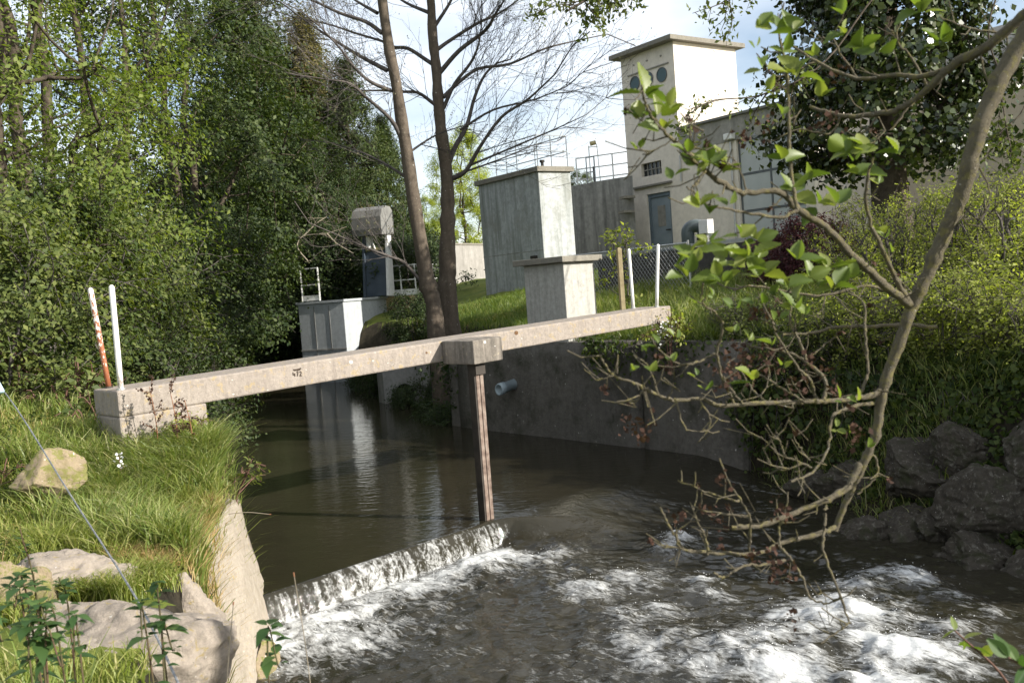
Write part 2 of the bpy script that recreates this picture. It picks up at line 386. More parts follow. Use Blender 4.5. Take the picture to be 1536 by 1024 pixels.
GX, GY = np.meshgrid(gx, gy); GZ = H(GX.ravel(), GY.ravel())
nx, ny = len(gx), len(gy)
idx = np.arange(nx * ny).reshape(ny, nx)
GF = np.stack([idx[:-1, :-1], idx[:-1, 1:], idx[1:, 1:], idx[1:, :-1]], -1).reshape(-1, 4)
ground = mobj('ground', np.stack([GX.ravel(), GY.ravel(), GZ], 1), GF, M['ground'], smooth=True); tag(ground, kind='structure')

# ================================================================== WATER
W0 = np.array([-2.58, 8.78]); WE = np.array([.694, .720]); WN = np.array([.720, -.694])   # weir crest origin, along, downstream
def m_river():
    m, nt, out = nt_new('river_water'); b = bsdf(nt, out, .04, .5); b.inputs['IOR'].default_value = 1.33
    v = coords(nt); f = noise(nt, v, .5, 4)
    nt.links.new(ramp(nt, [(.3, (.018, .016, .0095)), (.7, (.028, .0245, .015))], f).outputs[0], b.inputs['Base Color'])
    mp = N(nt, 'ShaderNodeMapping'); mp.inputs['Rotation'].default_value = (0, 0, -.8); mp.inputs['Scale'].default_value = (1, 2.3, 1); nt.links.new(v, mp.inputs[0])
    h = math_n(nt, 'ADD', noise(nt, mp.outputs[0], 3.2, 3, .5, .6), math_n(nt, 'MULTIPLY', noise(nt, mp.outputs[0], 11, 3, .55, .4), .28))
    bump(nt, b, h, .12, .05); return m
def fmp2(nt, v):
    a = N(nt, 'ShaderNodeMapping'); a.inputs['Rotation'].default_value = (0, 0, -.804); nt.links.new(v, a.inputs[0]); b = N(nt, 'ShaderNodeMapping'); b.inputs['Scale'].default_value = (1.2, .55, 1); nt.links.new(a.outputs[0], b.inputs[0]); return b.outputs[0]
def m_pool():
    m, nt, out = nt_new('white_water'); v = coords(nt)
    w = N(nt, 'ShaderNodeBsdfPrincipled', Roughness=.035); w.inputs['IOR'].default_value = 1.33
    nt.links.new(ramp(nt, [(.3, (.019, .0175, .0115)), (.7, (.031, .028, .019))], noise(nt, v, .9, 4)).outputs[0], w.inputs['Base Color'])
    hb = math_n(nt, 'ADD', noise(nt, v, 6, 4, .6, .8), math_n(nt, 'MULTIPLY', noise(nt, v, 24, 3, .6, .5), .3)); bump(nt, w, hb, .24, .04)
    a = N(nt, 'ShaderNodeAttribute', attribute_name='foam')
    fm = N(nt, 'ShaderNodeBsdfPrincipled', Roughness=.55); fm.inputs['Base Color'].default_value = (.60, .61, .60, 1)
    fm.inputs['Specular IOR Level'].default_value = .5
    bump(nt, fm, noise(nt, fmp2(nt, v), 30, 6, .7), .7, .02)
    # bubbly break-up of the foam edge
    fmp = N(nt, 'ShaderNodeMapping'); fmp.inputs['Rotation'].default_value = (0, 0, -.804); nt.links.new(v, fmp.inputs[0])
    fm2 = N(nt, 'ShaderNodeMapping'); fm2.inputs['Scale'].default_value = (1.25, .5, 1); nt.links.new(fmp.outputs[0], fm2.inputs[0])
    nz = math_n(nt, 'ADD', math_n(nt, 'MULTIPLY', noise(nt, fm2.outputs[0], 13, 7, .7, .9), .72), math_n(nt, 'MULTIPLY', noise(nt, fm2.outputs[0], 48, 4, .7, .6), .28))
    k = math_n(nt, 'ADD', a.outputs['Fac'], math_n(nt, 'MULTIPLY', math_n(nt, 'SUBTRACT', nz, .5), 1.9))
    ln = noise(nt, fm2.outputs[0], 6.5, 5, .62, 1.2)
    lace = math_n(nt, 'SUBTRACT', 1.0, math_n(nt, 'MULTIPLY', math_n(nt, 'ABSOLUTE', math_n(nt, 'SUBTRACT', ln, .5)), 6.5), True)
    k = math_n(nt, 'ADD', math_n(nt, 'SUBTRACT', k, .16), math_n(nt, 'MULTIPLY', lace, .34))
    r = ramp(nt, [(.34, (0,)), (.58, (.28,)), (1.0, (.90,))], k)
    mx = N(nt, 'ShaderNodeMixShader'); nt.links.new(r.outputs[0], mx.inputs[0]); nt.links.new(w.outputs[0], mx.inputs[1]); nt.links.new(fm.outputs[0], mx.inputs[2])
    nt.links.new(mx.outputs[0], out.inputs[0]); return m
M['river'] = m_river(); M['pool'] = m_pool()
def st(s, t): return W0 + np.multiply.outer(s, WE) + np.multiply.outer(t, WN)
# upstream sheet: from the crest back along the river
pA, pB = W0 - 3 * WE, W0 + 11 * WE
river = mobj('river_water', [(pA[0], pA[1], 0), (pB[0], pB[1], 0), (30, 60, 0), (-75, 60, 0), (-75, 30, 0)], [(0, 1, 2, 3, 4)], M['river']); tag(river, kind='structure')
# pool below the weir, a height field in weir axes
ss = np.concatenate([np.arange(-2.4, 8.6, .024), 8.6 + np.geomspace(.1, 4, 12)])
tt = np.concatenate([np.linspace(0, .20, 18), .20 + np.arange(.02, 6.8, .024), 7.0 + np.geomspace(.1, 60, 24)])
SS, TT = np.meshgrid(ss, tt); S, T = SS.ravel(), TT.ravel()
XY = W0[None] + S[:, None] * WE + T[:, None] * WN; X, Y = XY[:, 0], XY[:, 1]
left = 1 - sstep(3.05, 3.2 + 1.3 * np.clip(T, 0, 3), S)
# nappe profile: rounded lip then a near-vertical curtain
lipn = fbm2(S * 9, T * 1.2, 3, 31)
prof = -.27 * np.clip((np.maximum(T, 0) / .17), 0, 1) ** 2.1
rt = -.27 * sstep(0, 1.9, T + .35 * sstep(.05, .8, T) * fbm2(S * .6, T * .4, 2, 5))
Z = left * prof + (1 - left) * rt
turb = left * sstep(0, .5, 3.2 - S) * np.exp(-((T - .75) / .75) ** 2) + .55 * sstep(.6, 3, T)
foam = np.zeros_like(S)
curtain = left * (T > .055) * (T < .2)
streak = fbm2(S * 34, T * 1.6, 3, 77) * .8 + .35 * fbm2(S * 7, T * .8, 2, 78)
foam = np.maximum(foam, curtain * np.clip(.27 + .45 * streak + .15 * fbm2(S * 3, T, 2, 6) + .25 * sstep(.1, .2, T), 0, .85))
Z += curtain * streak * .009
band = left * np.exp(-(np.clip(T - .40 - .25 * fbm2(S * 1.3, T * 1.3 + 3, 3, 12), 0, None) / (.85 + .3 * fbm2(S * .9, S * 0, 2, 4))) ** 2) * (T > .17) * sstep(0, .4, 3.2 - S)
foam = np.maximum(foam, band * (.70 + .75 * fbm2(X * 4.5, Y * 4.5, 4, 41)))
# white water seen in the picture: (px, py, radius, strength, crest height)
WW = [(560, 890, .55, .55, .02), (500, 960, .55, .55, .03), (430, 985, .5, .6, .03), (640, 880, .4, .45, .0), (700, 850, .4, .6, .02), (790, 836, .34, .5, .01), (830, 832, .28, .4, .01), (620, 960, .5, .22, 0),
      (860, 855, .3, .5, .02), (900, 885, .34, .55, .03), (960, 870, .32, .5, .03), (1012, 815, .22, .75, .08), (1005, 830, .18, .6, .05), (1050, 880, .2, .65, .07), (1075, 905, .22, .5, .04),
      (960, 930, .3, .62, .05), (1000, 985, .34, .7, .06), (930, 970, .28, .5, .03), (1050, 960, .3, .4, .05), (1100, 1000, .35, .6, .06), (1150, 975, .3, .5, .05),
      (1215, 940, .34, .95, .055), (1270, 930, .34, .9, .06), (1330, 935, .32, .8, .05), (1250, 980, .36, .9, .05), (1340, 985, .33, .75, .06), (1410, 1000, .3, .6, .05), (1180, 1020, .3, .8, .05), (1300, 1040, .4, .7, .04), (1430, 960, .25, .5, .05),
      (1290, 885, .26, .55, .07), (1330, 868, .24, .65, .07), (1370, 880, .24, .55, .06), (1420, 905, .22, .38, .06), (1480, 930, .22, .3, .04), (1060, 795, .2, .3, .03), (1130, 770, .2, .25, .02), (1110, 840, .15, .2, .02)]
low = np.zeros_like(S)
for px, py, r, k, hgt in WW:
    k = min(1.0, k * 1.22)
    q = onz(px, py, -.28); d2 = ((X - q[0]) ** 2 + (Y - q[1]) ** 2) / r ** 2; g = np.exp(-d2 * .62)
    n = fbm2(S * 3.4 + px, T * 1.9, 5, 51)
    low = np.maximum(low, g * k * (.82 + 1.15 * n)); Z += hgt * g * (1 + .8 * n) * (T > .3); turb = np.maximum(turb, g * min(1, k + .2))
foam = np.maximum(foam, low)
# ridged filaments of foam drifting over the pool
rid = 1 - np.abs(fbm2(S * 1.7 + .7 * fbm2(X, Y, 2, 2), T * .95 + .7 * fbm2(X + 7, Y, 2, 9), 4, 61)) * 2.2
dn = sstep(.3, 1.2, T) * (1 - .5 * sstep(5, 7, T)) * sstep(-.2, .5, fbm2(X * .55, Y * .55, 2, 19) + .35)
foam = np.maximum(foam, dn * np.clip(rid - .66, 0, 1) * .9)
act = np.clip(turb, 0, 1.1) * sstep(.15, .4, T)
Z += act * (.055 * fbm2(X * 1.5, Y * 1.5, 4, 21) + .035 * (1 - 2 * np.abs(fbm2(X * 3.1, Y * 3.1, 3, 23))) + .02 * fbm2(X * 9, Y * 9, 3, 24)) + sstep(.3, 1, T) * .012 * fbm2(X * 5, Y * 5, 3, 28)
Z += np.clip(foam - .3, 0, 1) * sstep(.2, .5, T) * (.018 + .022 * fbm2(X * 11, Y * 11, 3, 33))
nS, nT = len(ss), len(tt); idx = np.arange(nS * nT).reshape(nT, nS)
PF = np.stack([idx[:-1, :-1], idx[1:, :-1], idx[1:, 1:], idx[:-1, 1:]], -1).reshape(-1, 4)
pool = mobj('pool_water', np.stack([X, Y, Z], 1), PF, M['pool'], smooth=True); tag(pool, kind='structure')
fa = pool.data.attributes.new('foam', 'FLOAT', 'POINT'); fa.data.foreach_set('value', np.clip(foam, 0, 1).astype(np.float32))
# flying drops above the white water
okd = np.where((foam > .45) & (T > .1) & (T < 6.7))[0]
pick = rng.choice(okd, 1500); nv = 6
dirs = np.array([(1, 0, 0), (-1, 0, 0), (0, 1, 0), (0, -1, 0), (0, 0, 1), (0, 0, -1)], float)
ctr = np.stack([X[pick] + rng.normal(0, .06, 1500), Y[pick] + rng.normal(0, .06, 1500), Z[pick] + np.abs(rng.normal(0, .05, 1500))], 1)
rad = rng.uniform(.002, .006, 1500)
DV = (ctr[:, None] + dirs[None] * rad[:, None, None]).reshape(-1, 3)
tri = np.array([(0, 2, 4), (2, 1, 4), (1, 3, 4), (3, 0, 4), (2, 0, 5), (1, 2, 5), (3, 1, 5), (0, 3, 5)])
DF = (np.arange(1500)[:, None, None] * 6 + tri[None]).reshape(-1, 3)
M['drop'] = m_plain('water_drop', (.75, .76, .76), .15, .6)
spray = mobj('spray', DV, DF, M['drop'], smooth=True); tag(spray, kind='stuff')

# ================================================================== BRIDGE, WEIR, WALLS
bd = np.array([.7224, .6915]); bn = np.array([.6915, -.7224])      # along the footbridge, towards the camera
A = np.array([-3.68, 8.6]); Bp = np.array([2.50, 14.52]); LEN = np.linalg.norm(Bp - A)
def beam_z(s): return 2.07 + .21 * s / 8.39
br = empty('concrete_footbridge', (A[0], A[1], 0))
tag(br, 'narrow stained concrete footbridge crossing the stream above the weir', 'footbridge')
def bp(s, w, z): q = A + bd * s + bn * w; return np.array([q[0] - A[0], q[1] - A[1], z])
def seg_box(mb, s0, s1, w0, w1, zt0, zt1, zb0, zb1):
    return mb.hexa([bp(s0, w0, zb0), bp(s0, w1, zb0), bp(s1, w1, zb1), bp(s1, w0, zb1)], [bp(s0, w0, zt0), bp(s0, w1, zt0), bp(s1, w1, zt1), bp(s1, w0, zt1)])
mb = MB(); seg_box(mb, 0.003, LEN, -.60, 0, beam_z(0), beam_z(LEN), beam_z(0) - .25, beam_z(LEN) - .25)
mb.build('deck', M['bridge'], br, bevel=.018)
mb = MB(); seg_box(mb, 0, .86, -.60, .004, beam_z(0) - .25, beam_z(.86) - .25, .6, .6)
mb.build('pier', M['bridge'], br, bevel=.02)
# cross head and the steel post under it
q = onz(733, 778, 0)[:2]; sp = (q - A) @ bd; wp = (q - A) @ bn
hw = wp + .14
mb = MB(); s0 = sp - .16; seg_box(mb, s0, s0 + .47, .004, hw, beam_z(s0) - .002, beam_z(s0) + .008, beam_z(s0) - .285, beam_z(s0) - .275)
mb.build('cross_head', M['crosshead'], br, bevel=.015)
post = empty('steel_post', (0, 0, 0)); post.parent = br
for ds in (-.030, .034):
    mb = MB(); mb.bar(bp(sp + ds, wp, -.5), bp(sp + ds, wp, beam_z(sp) - .285), .054, .07, side=(bd[0], bd[1], 0)); mb.build('flange', M['rust'], post, bevel=.006)
mb = MB(); mb.bar(bp(sp - .068, wp - .03, -.5), bp(sp - .068, wp - .03, beam_z(sp) - .285), .018, .11, side=(bd[0], bd[1], 0))
mb.build('web', M['darksteel'], post)
mb = MB(); mb.bar(bp(sp + .0, wp + .008, beam_z(sp) - .42), bp(sp, wp + .008, beam_z(sp) - .287), .15, .11, side=(bd[0], bd[1], 0)); mb.build('bracket_plate', M['darksteel'], post)
# the dark painted number and the scribble above it on the beam face
def strokes(mb, lines, s0, z0, h, w=.011):
    for L in lines:
        for (a, b), (c, d) in zip(L[:-1], L[1:]):
            mb.bar(bp(s0 + a * h, .0035, z0 + b * h), bp(s0 + c * h, .0035, z0 + d * h), w, .003, side=np.cross((bn[0], bn[1], 0), np.array([bd[0] * (c - a), bd[1] * (c - a), d - b]) + 1e-6))
mb = MB(); sg = np.linspace(0, 6, 1201); sm = float(sg[np.argmin([abs(proj(bp(q_, 0, beam_z(q_) - .1) + np.array([A[0], A[1], 0]))[0] - 439.5) for q_ in sg])])
zt = beam_z(sm) - .05
strokes(mb, [[(0, 1), (0, .4), (.55, .5)], [(.4, .8), (.4, 0)], [(.9, .95), (1.35, 1), (1.05, 0)], [(1.7, .8), (1.9, 1), (2.15, .85), (2.1, .55), (1.7, 0), (2.25, 0)]], sm, zt - .085, .046, .010)
strokes(mb, [[(.1, 1.6), (1.0, 1.55), (2.2, 1.7)], [(.3, 1.45), (1.2, 1.42)], [(1.2, 1.6), (1.3, 1.2)], [(1.2, 1.45), (1.6, 1.35), (2.0, 1.5)]], sm, zt - .085, .046, .012)
mb.build('painted_number', M['mark'], br)
for (px, py, r_, mt, nm) in ((527, 543, .035, 'lime', 'lime_spot'), (775, 499, .045, 'ruststain', 'rust_spot'), (728, 513, .03, 'lime', 'lime_spot'), (640, 529, .02, 'ruststain', 'rust_spot'), (560, 541, .022, 'lime', 'lime_spot')):
    off_ = hw + .003 if 712 < px < 752 else .0035; sg = np.linspace(0, LEN, 1601); s_ = float(sg[np.argmin([abs(proj(bp(q_, off_, beam_z(q_) - .1) + np.array([A[0], A[1], 0]))[0] - px) for q_ in sg])])
    zg = np.linspace(beam_z(s_) - .22, beam_z(s_) - .02, 60); z_ = float(zg[np.argmin([abs(proj(bp(s_, off_, q_) + np.array([A[0], A[1], 0]))[1] - py) for q_ in zg])])
    rr_ = [.62 * r_ * (.55 + .75 * abs(math.sin(3.1 * k + px))) for k in range(11)]
    mobj(nm, [bp(s_ + rr_[k] * math.cos(k * 2 * PI / 11), off_ - .004 * j, z_ + .8 * rr_[k] * math.sin(k * 2 * PI / 11)) for j in (0, 1) for k in range(11)], [tuple(range(11))] + [(k, (k + 1) % 11, 11 + (k + 1) % 11, 11 + k) for k in range(11)], M[mt], br)
# handrail poles left on the bridge
def pole(name, pb, pt, r, mat, label, group=None):
    o = empty(name, tuple(pb)); d = np.array(pt) - np.array(pb)
    pts = [d * t for t in (0, .25, .5, .75, .97, .985, .995, 1.0)]
    V, F = tube(pts, [r, r, r, r, r, r * .85, r * .5, r * .08], 12)
    b = mobj('tube', V, F, mat, o, True); tag(o, label, 'pole', group)
    mb = MB(); mb.tube([(0, 0, -.02), (0, 0, .012)], r * 1.5, 12); mb.build('socket', M['darksteel'] if mat is M['polerust'] else M['zinc'], o)
    return o
z0 = 2.07
q = A + bd * .07 - bn * .07; P0 = np.array([q[0], q[1], beam_z(.1) + .004]); pole('handrail_pole', P0, at(167, 427, P0[1]), .026, M['polewhite'], 'straight white pole on the left end of the concrete footbridge')
q = A + bd * .12 - bn * .50; P0 = np.array([q[0], q[1], beam_z(.1) + .004]); pole('handrail_pole', P0, at(135, 431, P0[1]), .026, M['polerust'], 'leaning rusty orange pole with flaking white paint')
se = LEN - .26
q = A + bd * se - bn * .07; P0 = np.array([q[0], q[1], beam_z(se) + .004]); pole('handrail_pole', P0, at(987, 366, P0[1]), .026, M['white'], 'thin white pole at the front right corner of the footbridge')
q = A + bd * se - bn * .53; P0 = np.array([q[0], q[1], beam_z(se) + .004]); pole('handrail_pole', P0, at(943, 373, P0[1]), .026, M['white'], 'thin white pole standing between the wooden post and its twin')

# weir sill under the falling sheet
mb = MB()
def wp3(s, t, z): q = W0 + WE * s + WN * t; return np.array([q[0], q[1], z])
mb.hexa([wp3(-.3, -.25, -.9), wp3(-.3, .012, -.9), wp3(3.12, .012, -.9), wp3(3.12, -.25, -.9)], [wp3(-.3, -.25, -.03), wp3(-.3, -.03, -.03), wp3(3.12, -.03, -.03), wp3(3.12, -.25, -.03)])
mb.hexa([wp3(3.12, -.25, -1.1), wp3(3.12, .012, -1.1), wp3(7.7, .012, -1.1), wp3(7.7, -.25, -1.1)], [wp3(3.12, -.25, -.16), wp3(3.12, -.03, -.16), wp3(7.7, -.03, -.16), wp3(7.7, -.25, -.16)])
w = mb.build('weir_sill', M['wall'], bevel=.02); tag(w, 'submerged concrete weir sill under the falling sheet of water', 'weir')

# left abutment: battered concrete wall end, subdivided and roughened
def rough_hexa(name, b, t, mat, n=14, amp=.03, freq=3, seed=0, parent=None):
    b, t = np.array(b, float), np.array(t, float); bm = bmesh.new()
    vs = [bm.verts.new(v) for v in list(b) + list(t)]
    for f in [(3, 2, 1, 0), (4, 5, 6, 7), (0, 1, 5, 4), (1, 2, 6, 5), (2, 3, 7, 6), (3, 0, 4, 7)]: bm.faces.new([vs[i] for i in f])
    bmesh.ops.bevel(bm, geom=bm.edges[:], offset=.05, segments=2, affect='EDGES')
    bmesh.ops.subdivide_edges(bm, edges=[e for e in bm.edges if e.calc_length() > .2], cuts=n, use_grid_fill=True)
    bmesh.ops.triangulate(bm, faces=[f for f in bm.faces if len(f.verts) > 4])
    P = np.array([v.co[:] for v in bm.verts]); nrm = np.array([v.normal[:] for v in bm.verts])
    bm.normal_update(); nrm = np.array([v.normal[:] for v in bm.verts])
    d = amp * fbm3(P, freq, 4, seed) + amp * .35 * fbm3(P, freq * 5, 3, seed + 5)
    for v, q in zip(bm.verts, P + nrm * d[:, None]): v.co = q
    me = bpy.data.meshes.new(name); bm.to_mesh(me); bm.free(); me.materials.append(mat)
    me.polygons.foreach_set('use_smooth', np.ones(len(me.polygons), bool))
    return link(bpy.data.objects.new(name, me), parent)
ab = rough_hexa('weir_abutment', [(-2.18, 7.90, -.8), (-2.62, 9.5, -.8), (-3.9, 8.4, -.8), (-2.00, 5.7, -.8)], [(-2.60, 8.20, 1.13), (-2.82, 9.2, .88), (-3.9, 8.1, 1.0), (-2.42, 5.9, .86)], M['abut'], 18, .05, 2.2, 3)
tag(ab, 'pale sunlit concrete abutment at the left end of the weir', 'abutment')

# right river wall
w1, w2 = np.array([3.27, 13.41]), np.array([-1.19, 18.92]); wd = (w1 - w2) / np.linalg.norm(w1 - w2); wn = np.array([-wd[1], wd[0]])
if wn @ np.array([1, 1]) < 0: wn = -wn
WL = np.linalg.norm(w1 - w2); rw = empty('river_wall', (w2[0], w2[1], 0))
tag(rw, 'dark damp concrete river wall below the right end of the footbridge', 'wall')
for a, b_ in ((0, 5.05), (5.075, WL)):
    c = [wd * a, wd * b_, wd * b_ + wn * .45, wd * a + wn * .45]
    bat = wn * .10
    rough_hexa('wall_panel', [(*(p + (0 if i > 1 else -bat * .6)), -1.2) for i, p in enumerate(c)], [(*(p + (0 if i > 1 else bat * .4)), 1.72) for i, p in enumerate(c)], M['wall'], 12, .03, 1.6, 4 + int(a), rw)
# return of the wall at its far corner, battered
rough_hexa('wall_return', [(*(wn * .02), -1.0), (*(wn * 1.6), -1.0), (*(wn * 1.6 - wd * .4), -1), (*(-wd * .4 + wn * .02), -1)][::-1], [(*(wn * .04), 1.70), (*(wn * 1.6), 1.7), (*(wn * 1.6 - wd * .3), 1.7), (*(-wd * .3 + wn * .04), 1.70)][::-1], M['wall'], 10, .02, 2, 9, rw)
# plastic drain pipe poking out of it
P = at(757, 581, 17.35); wo = -np.array([wn[0], wn[1]])
dp = empty('drain_pipe', (P[0], P[1], P[2])); tag(dp, 'short blue grey plastic drain pipe sticking out of the river wall', 'pipe')
V = []; ang = np.linspace(0, 2 * PI, 16, endpoint=False); ax = np.array([wo[0], wo[1], -.15]); sx = np.array([-wo[1], wo[0], 0]); up = np.array([0, 0, 1.0])
prof_ = [(-.5, .10), (.02, .10), (.02, .115), (.13, .115), (.15, .108), (.15, .088), (-.4, .095)]
for d, r_ in prof_: V += [ax * d + r_ * (math.cos(a) * sx + math.sin(a) * up) for a in ang]
F = [(i * 16 + k, i * 16 + (k + 1) % 16, (i + 1) * 16 + (k + 1) % 16, (i + 1) * 16 + k) for i in range(len(prof_) - 1) for k in range(16)]
mobj('pipe', V, F + [tuple(range(6 * 16, 7 * 16))], M['pvc'], dp, True)
# culvert
C = at(607, 590, 24.3); cu = empty('culvert', (C[0], C[1], 0)); tag(cu, 'round dark culvert mouth in a mossy concrete headwall at the water', 'culvert')
f1 = np.array([.9, .43]); f1 /= np.linalg.norm(f1); f2 = np.array([-f1[1], f1[0]])
mb = MB(); R0 = .26; cz = C[2]
V, F = [], []
n = 24; outer = []
for k in range(n):
    a = 2 * PI * k / n; c_, s_ = math.cos(a), math.sin(a); m_ = 1 / max(abs(c_), abs(s_)); outer.append((min(max(c_ * m_ * .75, -.55), .75), s_ * m_ * .75))
for dep in (0, .4):
    for k in range(n): a = 2 * PI * k / n; V.append((*(f1 * R0 * math.cos(a) + f2 * dep), cz + R0 * math.sin(a)))
for x_, z_ in outer: V.append((*(f1 * x_), cz + z_))
for x_, z_ in outer: V.append((*(f1 * x_ + f2 * .5), cz + z_))
for k in range(n):
    k2 = (k + 1) % n; F += [(k, k2, n + k2, n + k), (2 * n + k, 2 * n + k2, k2, k), (3 * n + k, 3 * n + k2, 2 * n + k2, 2 * n + k)]
mobj('headwall', V, F, M['tank'], cu)
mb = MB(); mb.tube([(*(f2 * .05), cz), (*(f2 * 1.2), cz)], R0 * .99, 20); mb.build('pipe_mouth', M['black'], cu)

# ================================================================== ROCKS
def rock_mesh(name, size, seed, mat, cuts=9, rough=.06, sub=4, flat=1.0):
    bm = bmesh.new(); bmesh.ops.create_icosphere(bm, subdivisions=sub, radius=1)
    P = np.array([v.co[:] for v in bm.verts]); bm.faces.ensure_lookup_table()
    Fc = np.array([[v.index for v in f.verts] for f in bm.faces]); bm.free()
    r = np.random.default_rng(seed)
    for _ in range(cuts):
        n = r.normal(size=3); n /= np.linalg.norm(n); d = r.uniform(.5, .78); s = P @ n
        P -= np.where(s > d, (s - d) * .97, 0)[:, None] * n
    P = P * np.array(size); nr = P / (np.linalg.norm(P, axis=1)[:, None] + 1e-9); m = float(np.mean(size))
    P = P + nr * (rough * m * 1.6 * fbm3(P / m, 1.6, 4, seed) + rough * m * .7 * (np.abs(fbm3(P / m * np.array([1, 1, 2.6]), 3.5, 5, seed + 9)) * -2 + .4) + rough * m * .3 * fbm3(P / m, 16, 3, seed + 3) - rough * m * 1.5 * np.clip(.10 - np.abs(fbm3(P / m, 1.3, 3, seed + 21)), 0, 1) / .10 * .5)[:, None]
    me = raw_mesh(name, P, Fc, True); me.materials.append(mat); return me
def rock(name, loc, size, rz, seed, mat, label, cat='rock', group=None, tilt=(0, 0), **k):
    o = bpy.data.objects.new(name, rock_mesh(name, size, seed, mat, **k)); link(o); o.location = loc; o.rotation_euler = (tilt[0], tilt[1], rz)
    return tag(o, label, cat, group)
rock('limestone_rock', (-2.36, 5.2, .62), (.80, .62, .64), .5, 5, M['rockL'], 'largest pale limestone boulder at the lower left with white lichen spots', sub=6, cuts=16, tilt=(.05, -.1))
rock('limestone_rock', (-2.62, 4.85, .82), (.55, .45, .42), .2, 8, M['rockL'], 'purplish grey slab of rock behind the nettles', sub=6, cuts=14, tilt=(.0, .12))
rock('limestone_rock', (-2.82, 5.85, .98), (.50, .36, .44), .35, 12, M['rockL'], 'grey limestone ledge in the grass behind the largest boulder', sub=6, cuts=16, tilt=(.1, -.12))
rock('mossy_rock', (-3.02, 5.35, 1.05), (.34, .3, .36), .9, 15, M['rockM'], 'brown mossy stone at the left edge beside the limestone ledge', sub=5)
rock('mossy_rock', (-3.88, 7.65, 1.45), (.34, .28, .27), .3, 21, M['rockM'], 'small moss covered stone in the lawn below the steel rope', sub=5, cuts=14)
rock('mossy_rock', (-2.24, 7.62, -.32), (.14, .26, .30), .2, 33, M['rockM'], 'wet mossy stone at the foot of the abutment in the foam', sub=5)
rock('limestone_rock', (-2.28, 6.2, .60), (.25, .36, .40), 1.2, 61, M['rockL'], 'pale stone wedged between the largest boulder and the abutment', sub=5, cuts=14)
def hitg(px, py, y0=6.0, y1=40.0):
    d = ray(px, py); t = np.linspace(y0 / d[1], y1 / d[1], 700); Pq = d[None] * t[:, None] + EYEV; k = np.where(Pq[:, 2] < np.maximum(H(Pq[:, 0], Pq[:, 1]), -.35))[0]
    return Pq[k[0]] if len(k) else Pq[-1]
RR = [(1282, 705, .60, 'dark boulder at the end of the river wall, upper left of the bank'), (1385, 690, .62, 'rounded grey boulder below the bramble, highest in the bank'), (1362, 785, .58, 'grey boulder standing at the waterline under the rounded one'),
      (1508, 752, .66, 'pale faced boulder at the right edge above the rapids'), (1465, 830, .55, 'low dark mossy boulder at the right edge by the rapids'), (1225, 715, .46, 'small dark boulder half hidden beside the wall end'),
      (1555, 660, .55, 'boulder high on the bank at the right edge'), (1455, 660, .48, 'small boulder under trailing leaves between two larger ones'), (1290, 790, .46, 'wet boulder awash left of the grey one'), (1560, 855, .5, 'wet dark boulder low at the right edge'), (1420, 770, .42, 'dark boulder wedged behind the grey waterline boulder')]
for i, (px, py, s, lab) in enumerate(RR):
    c = hitg(px, py + 25); rock('boulder', tuple(c + [.06, .06, -.02]), (s * 1.15, s * .95, s * .9), .7 * i, 40 + i, M['rockR'], lab, 'boulder', 'riprap boulders on the right bank', tilt=(.2 * math.sin(i * 2.1), .25 * math.cos(i * 1.7)), sub=6, cuts=17, rough=.07)

# ================================================================== BUILDINGS
d1 = np.array([.82, .572]); d2 = np.array([-.572, .82])     # right/back and left/back axes of the works
class Loc:
    """local frame: u along d1 from the shaded front (u=0), v along d2; outwards of the front is -u"""
    def __init__(s, root, o, a=d1, b=d2): s.root, s.o, s.a, s.b = root, np.array(o, float), a, b
    def p(s, u, v, z): q = s.o + s.a * u + s.b * v - np.array(s.root.location[:2]); return np.array([q[0], q[1], z - s.root.location[2]])
    def box(s, mb, u0, u1, v0, v1, z0, z1):
        c = [(u0, v0), (u1, v0), (u1, v1), (u0, v1)]
        return mb.hexa([s.p(u, v, z0) for u, v in c], [s.p(u, v, z1) for u, v in c])
def wall_holes(mb, L, u, th, v0, v1, z0, z1, holes):
    """wall at u..u+th spanning v,z with rectangular openings (va,vb,za,zb) sorted by v, not overlapping"""
    v = v0
    for va, vb, za, zb in sorted(holes):
        if va > v: L.box(mb, u, u + th, v, va, z0, z1)
        if za > z0: L.box(mb, u, u + th, va, vb, z0, za)
        if zb < z1: L.box(mb, u, u + th, va, vb, zb, z1)
        v = vb
    if v < v1: L.box(mb, u, u + th, v, v1, z0, z1)
B0 = np.array([6.36, 33.0]); GZ0 = 3.35
bt = empty('works_building', (B0[0], B0[1], GZ0)); tag(bt, 'cream rendered works building with a tall flat roofed tower and a lower garage wing', 'building')
L = Loc(bt, B0)
ZT, ZL = 10.86, 7.78
mb = MB()
# tower front in horizontal bands so that door, window and round vents are real openings
def band(v0, v1, z0, z1, holes=()): wall_holes(mb, L, 0, .3, v0, v1, z0, z1, holes)
band(0, 2.72, GZ0, 5.76, [(.6, 1.8, GZ0, 5.76)])
band(0, 2.72, 5.76, 6.42)
band(0, 2.72, 6.42, 6.90, [(.95, 2.0, 6.42, 6.90)])
band(0, 2.72, 6.90, ZT)
L.box(mb, .303, 3.2, 0.0, .3, GZ0, ZT); L.box(mb, .303, 3.2, 2.42, 2.72, GZ0, ZT); L.box(mb, 2.9, 3.203, .303, 2.417, GZ0, ZT)
mb.build('tower_wall', M['render'], bt)
mb = MB(); L.box(mb, -.34, 3.5, -.22, 3.0, ZT + .003, ZT + .17); mb.build('roof_slab', M['cap'], bt, bevel=.015)
mb = MB(); L.box(mb, -.12, .12, .45, 2.42, 6.02, 6.10); mb.build('door_canopy', M['cap'], bt, bevel=.01)
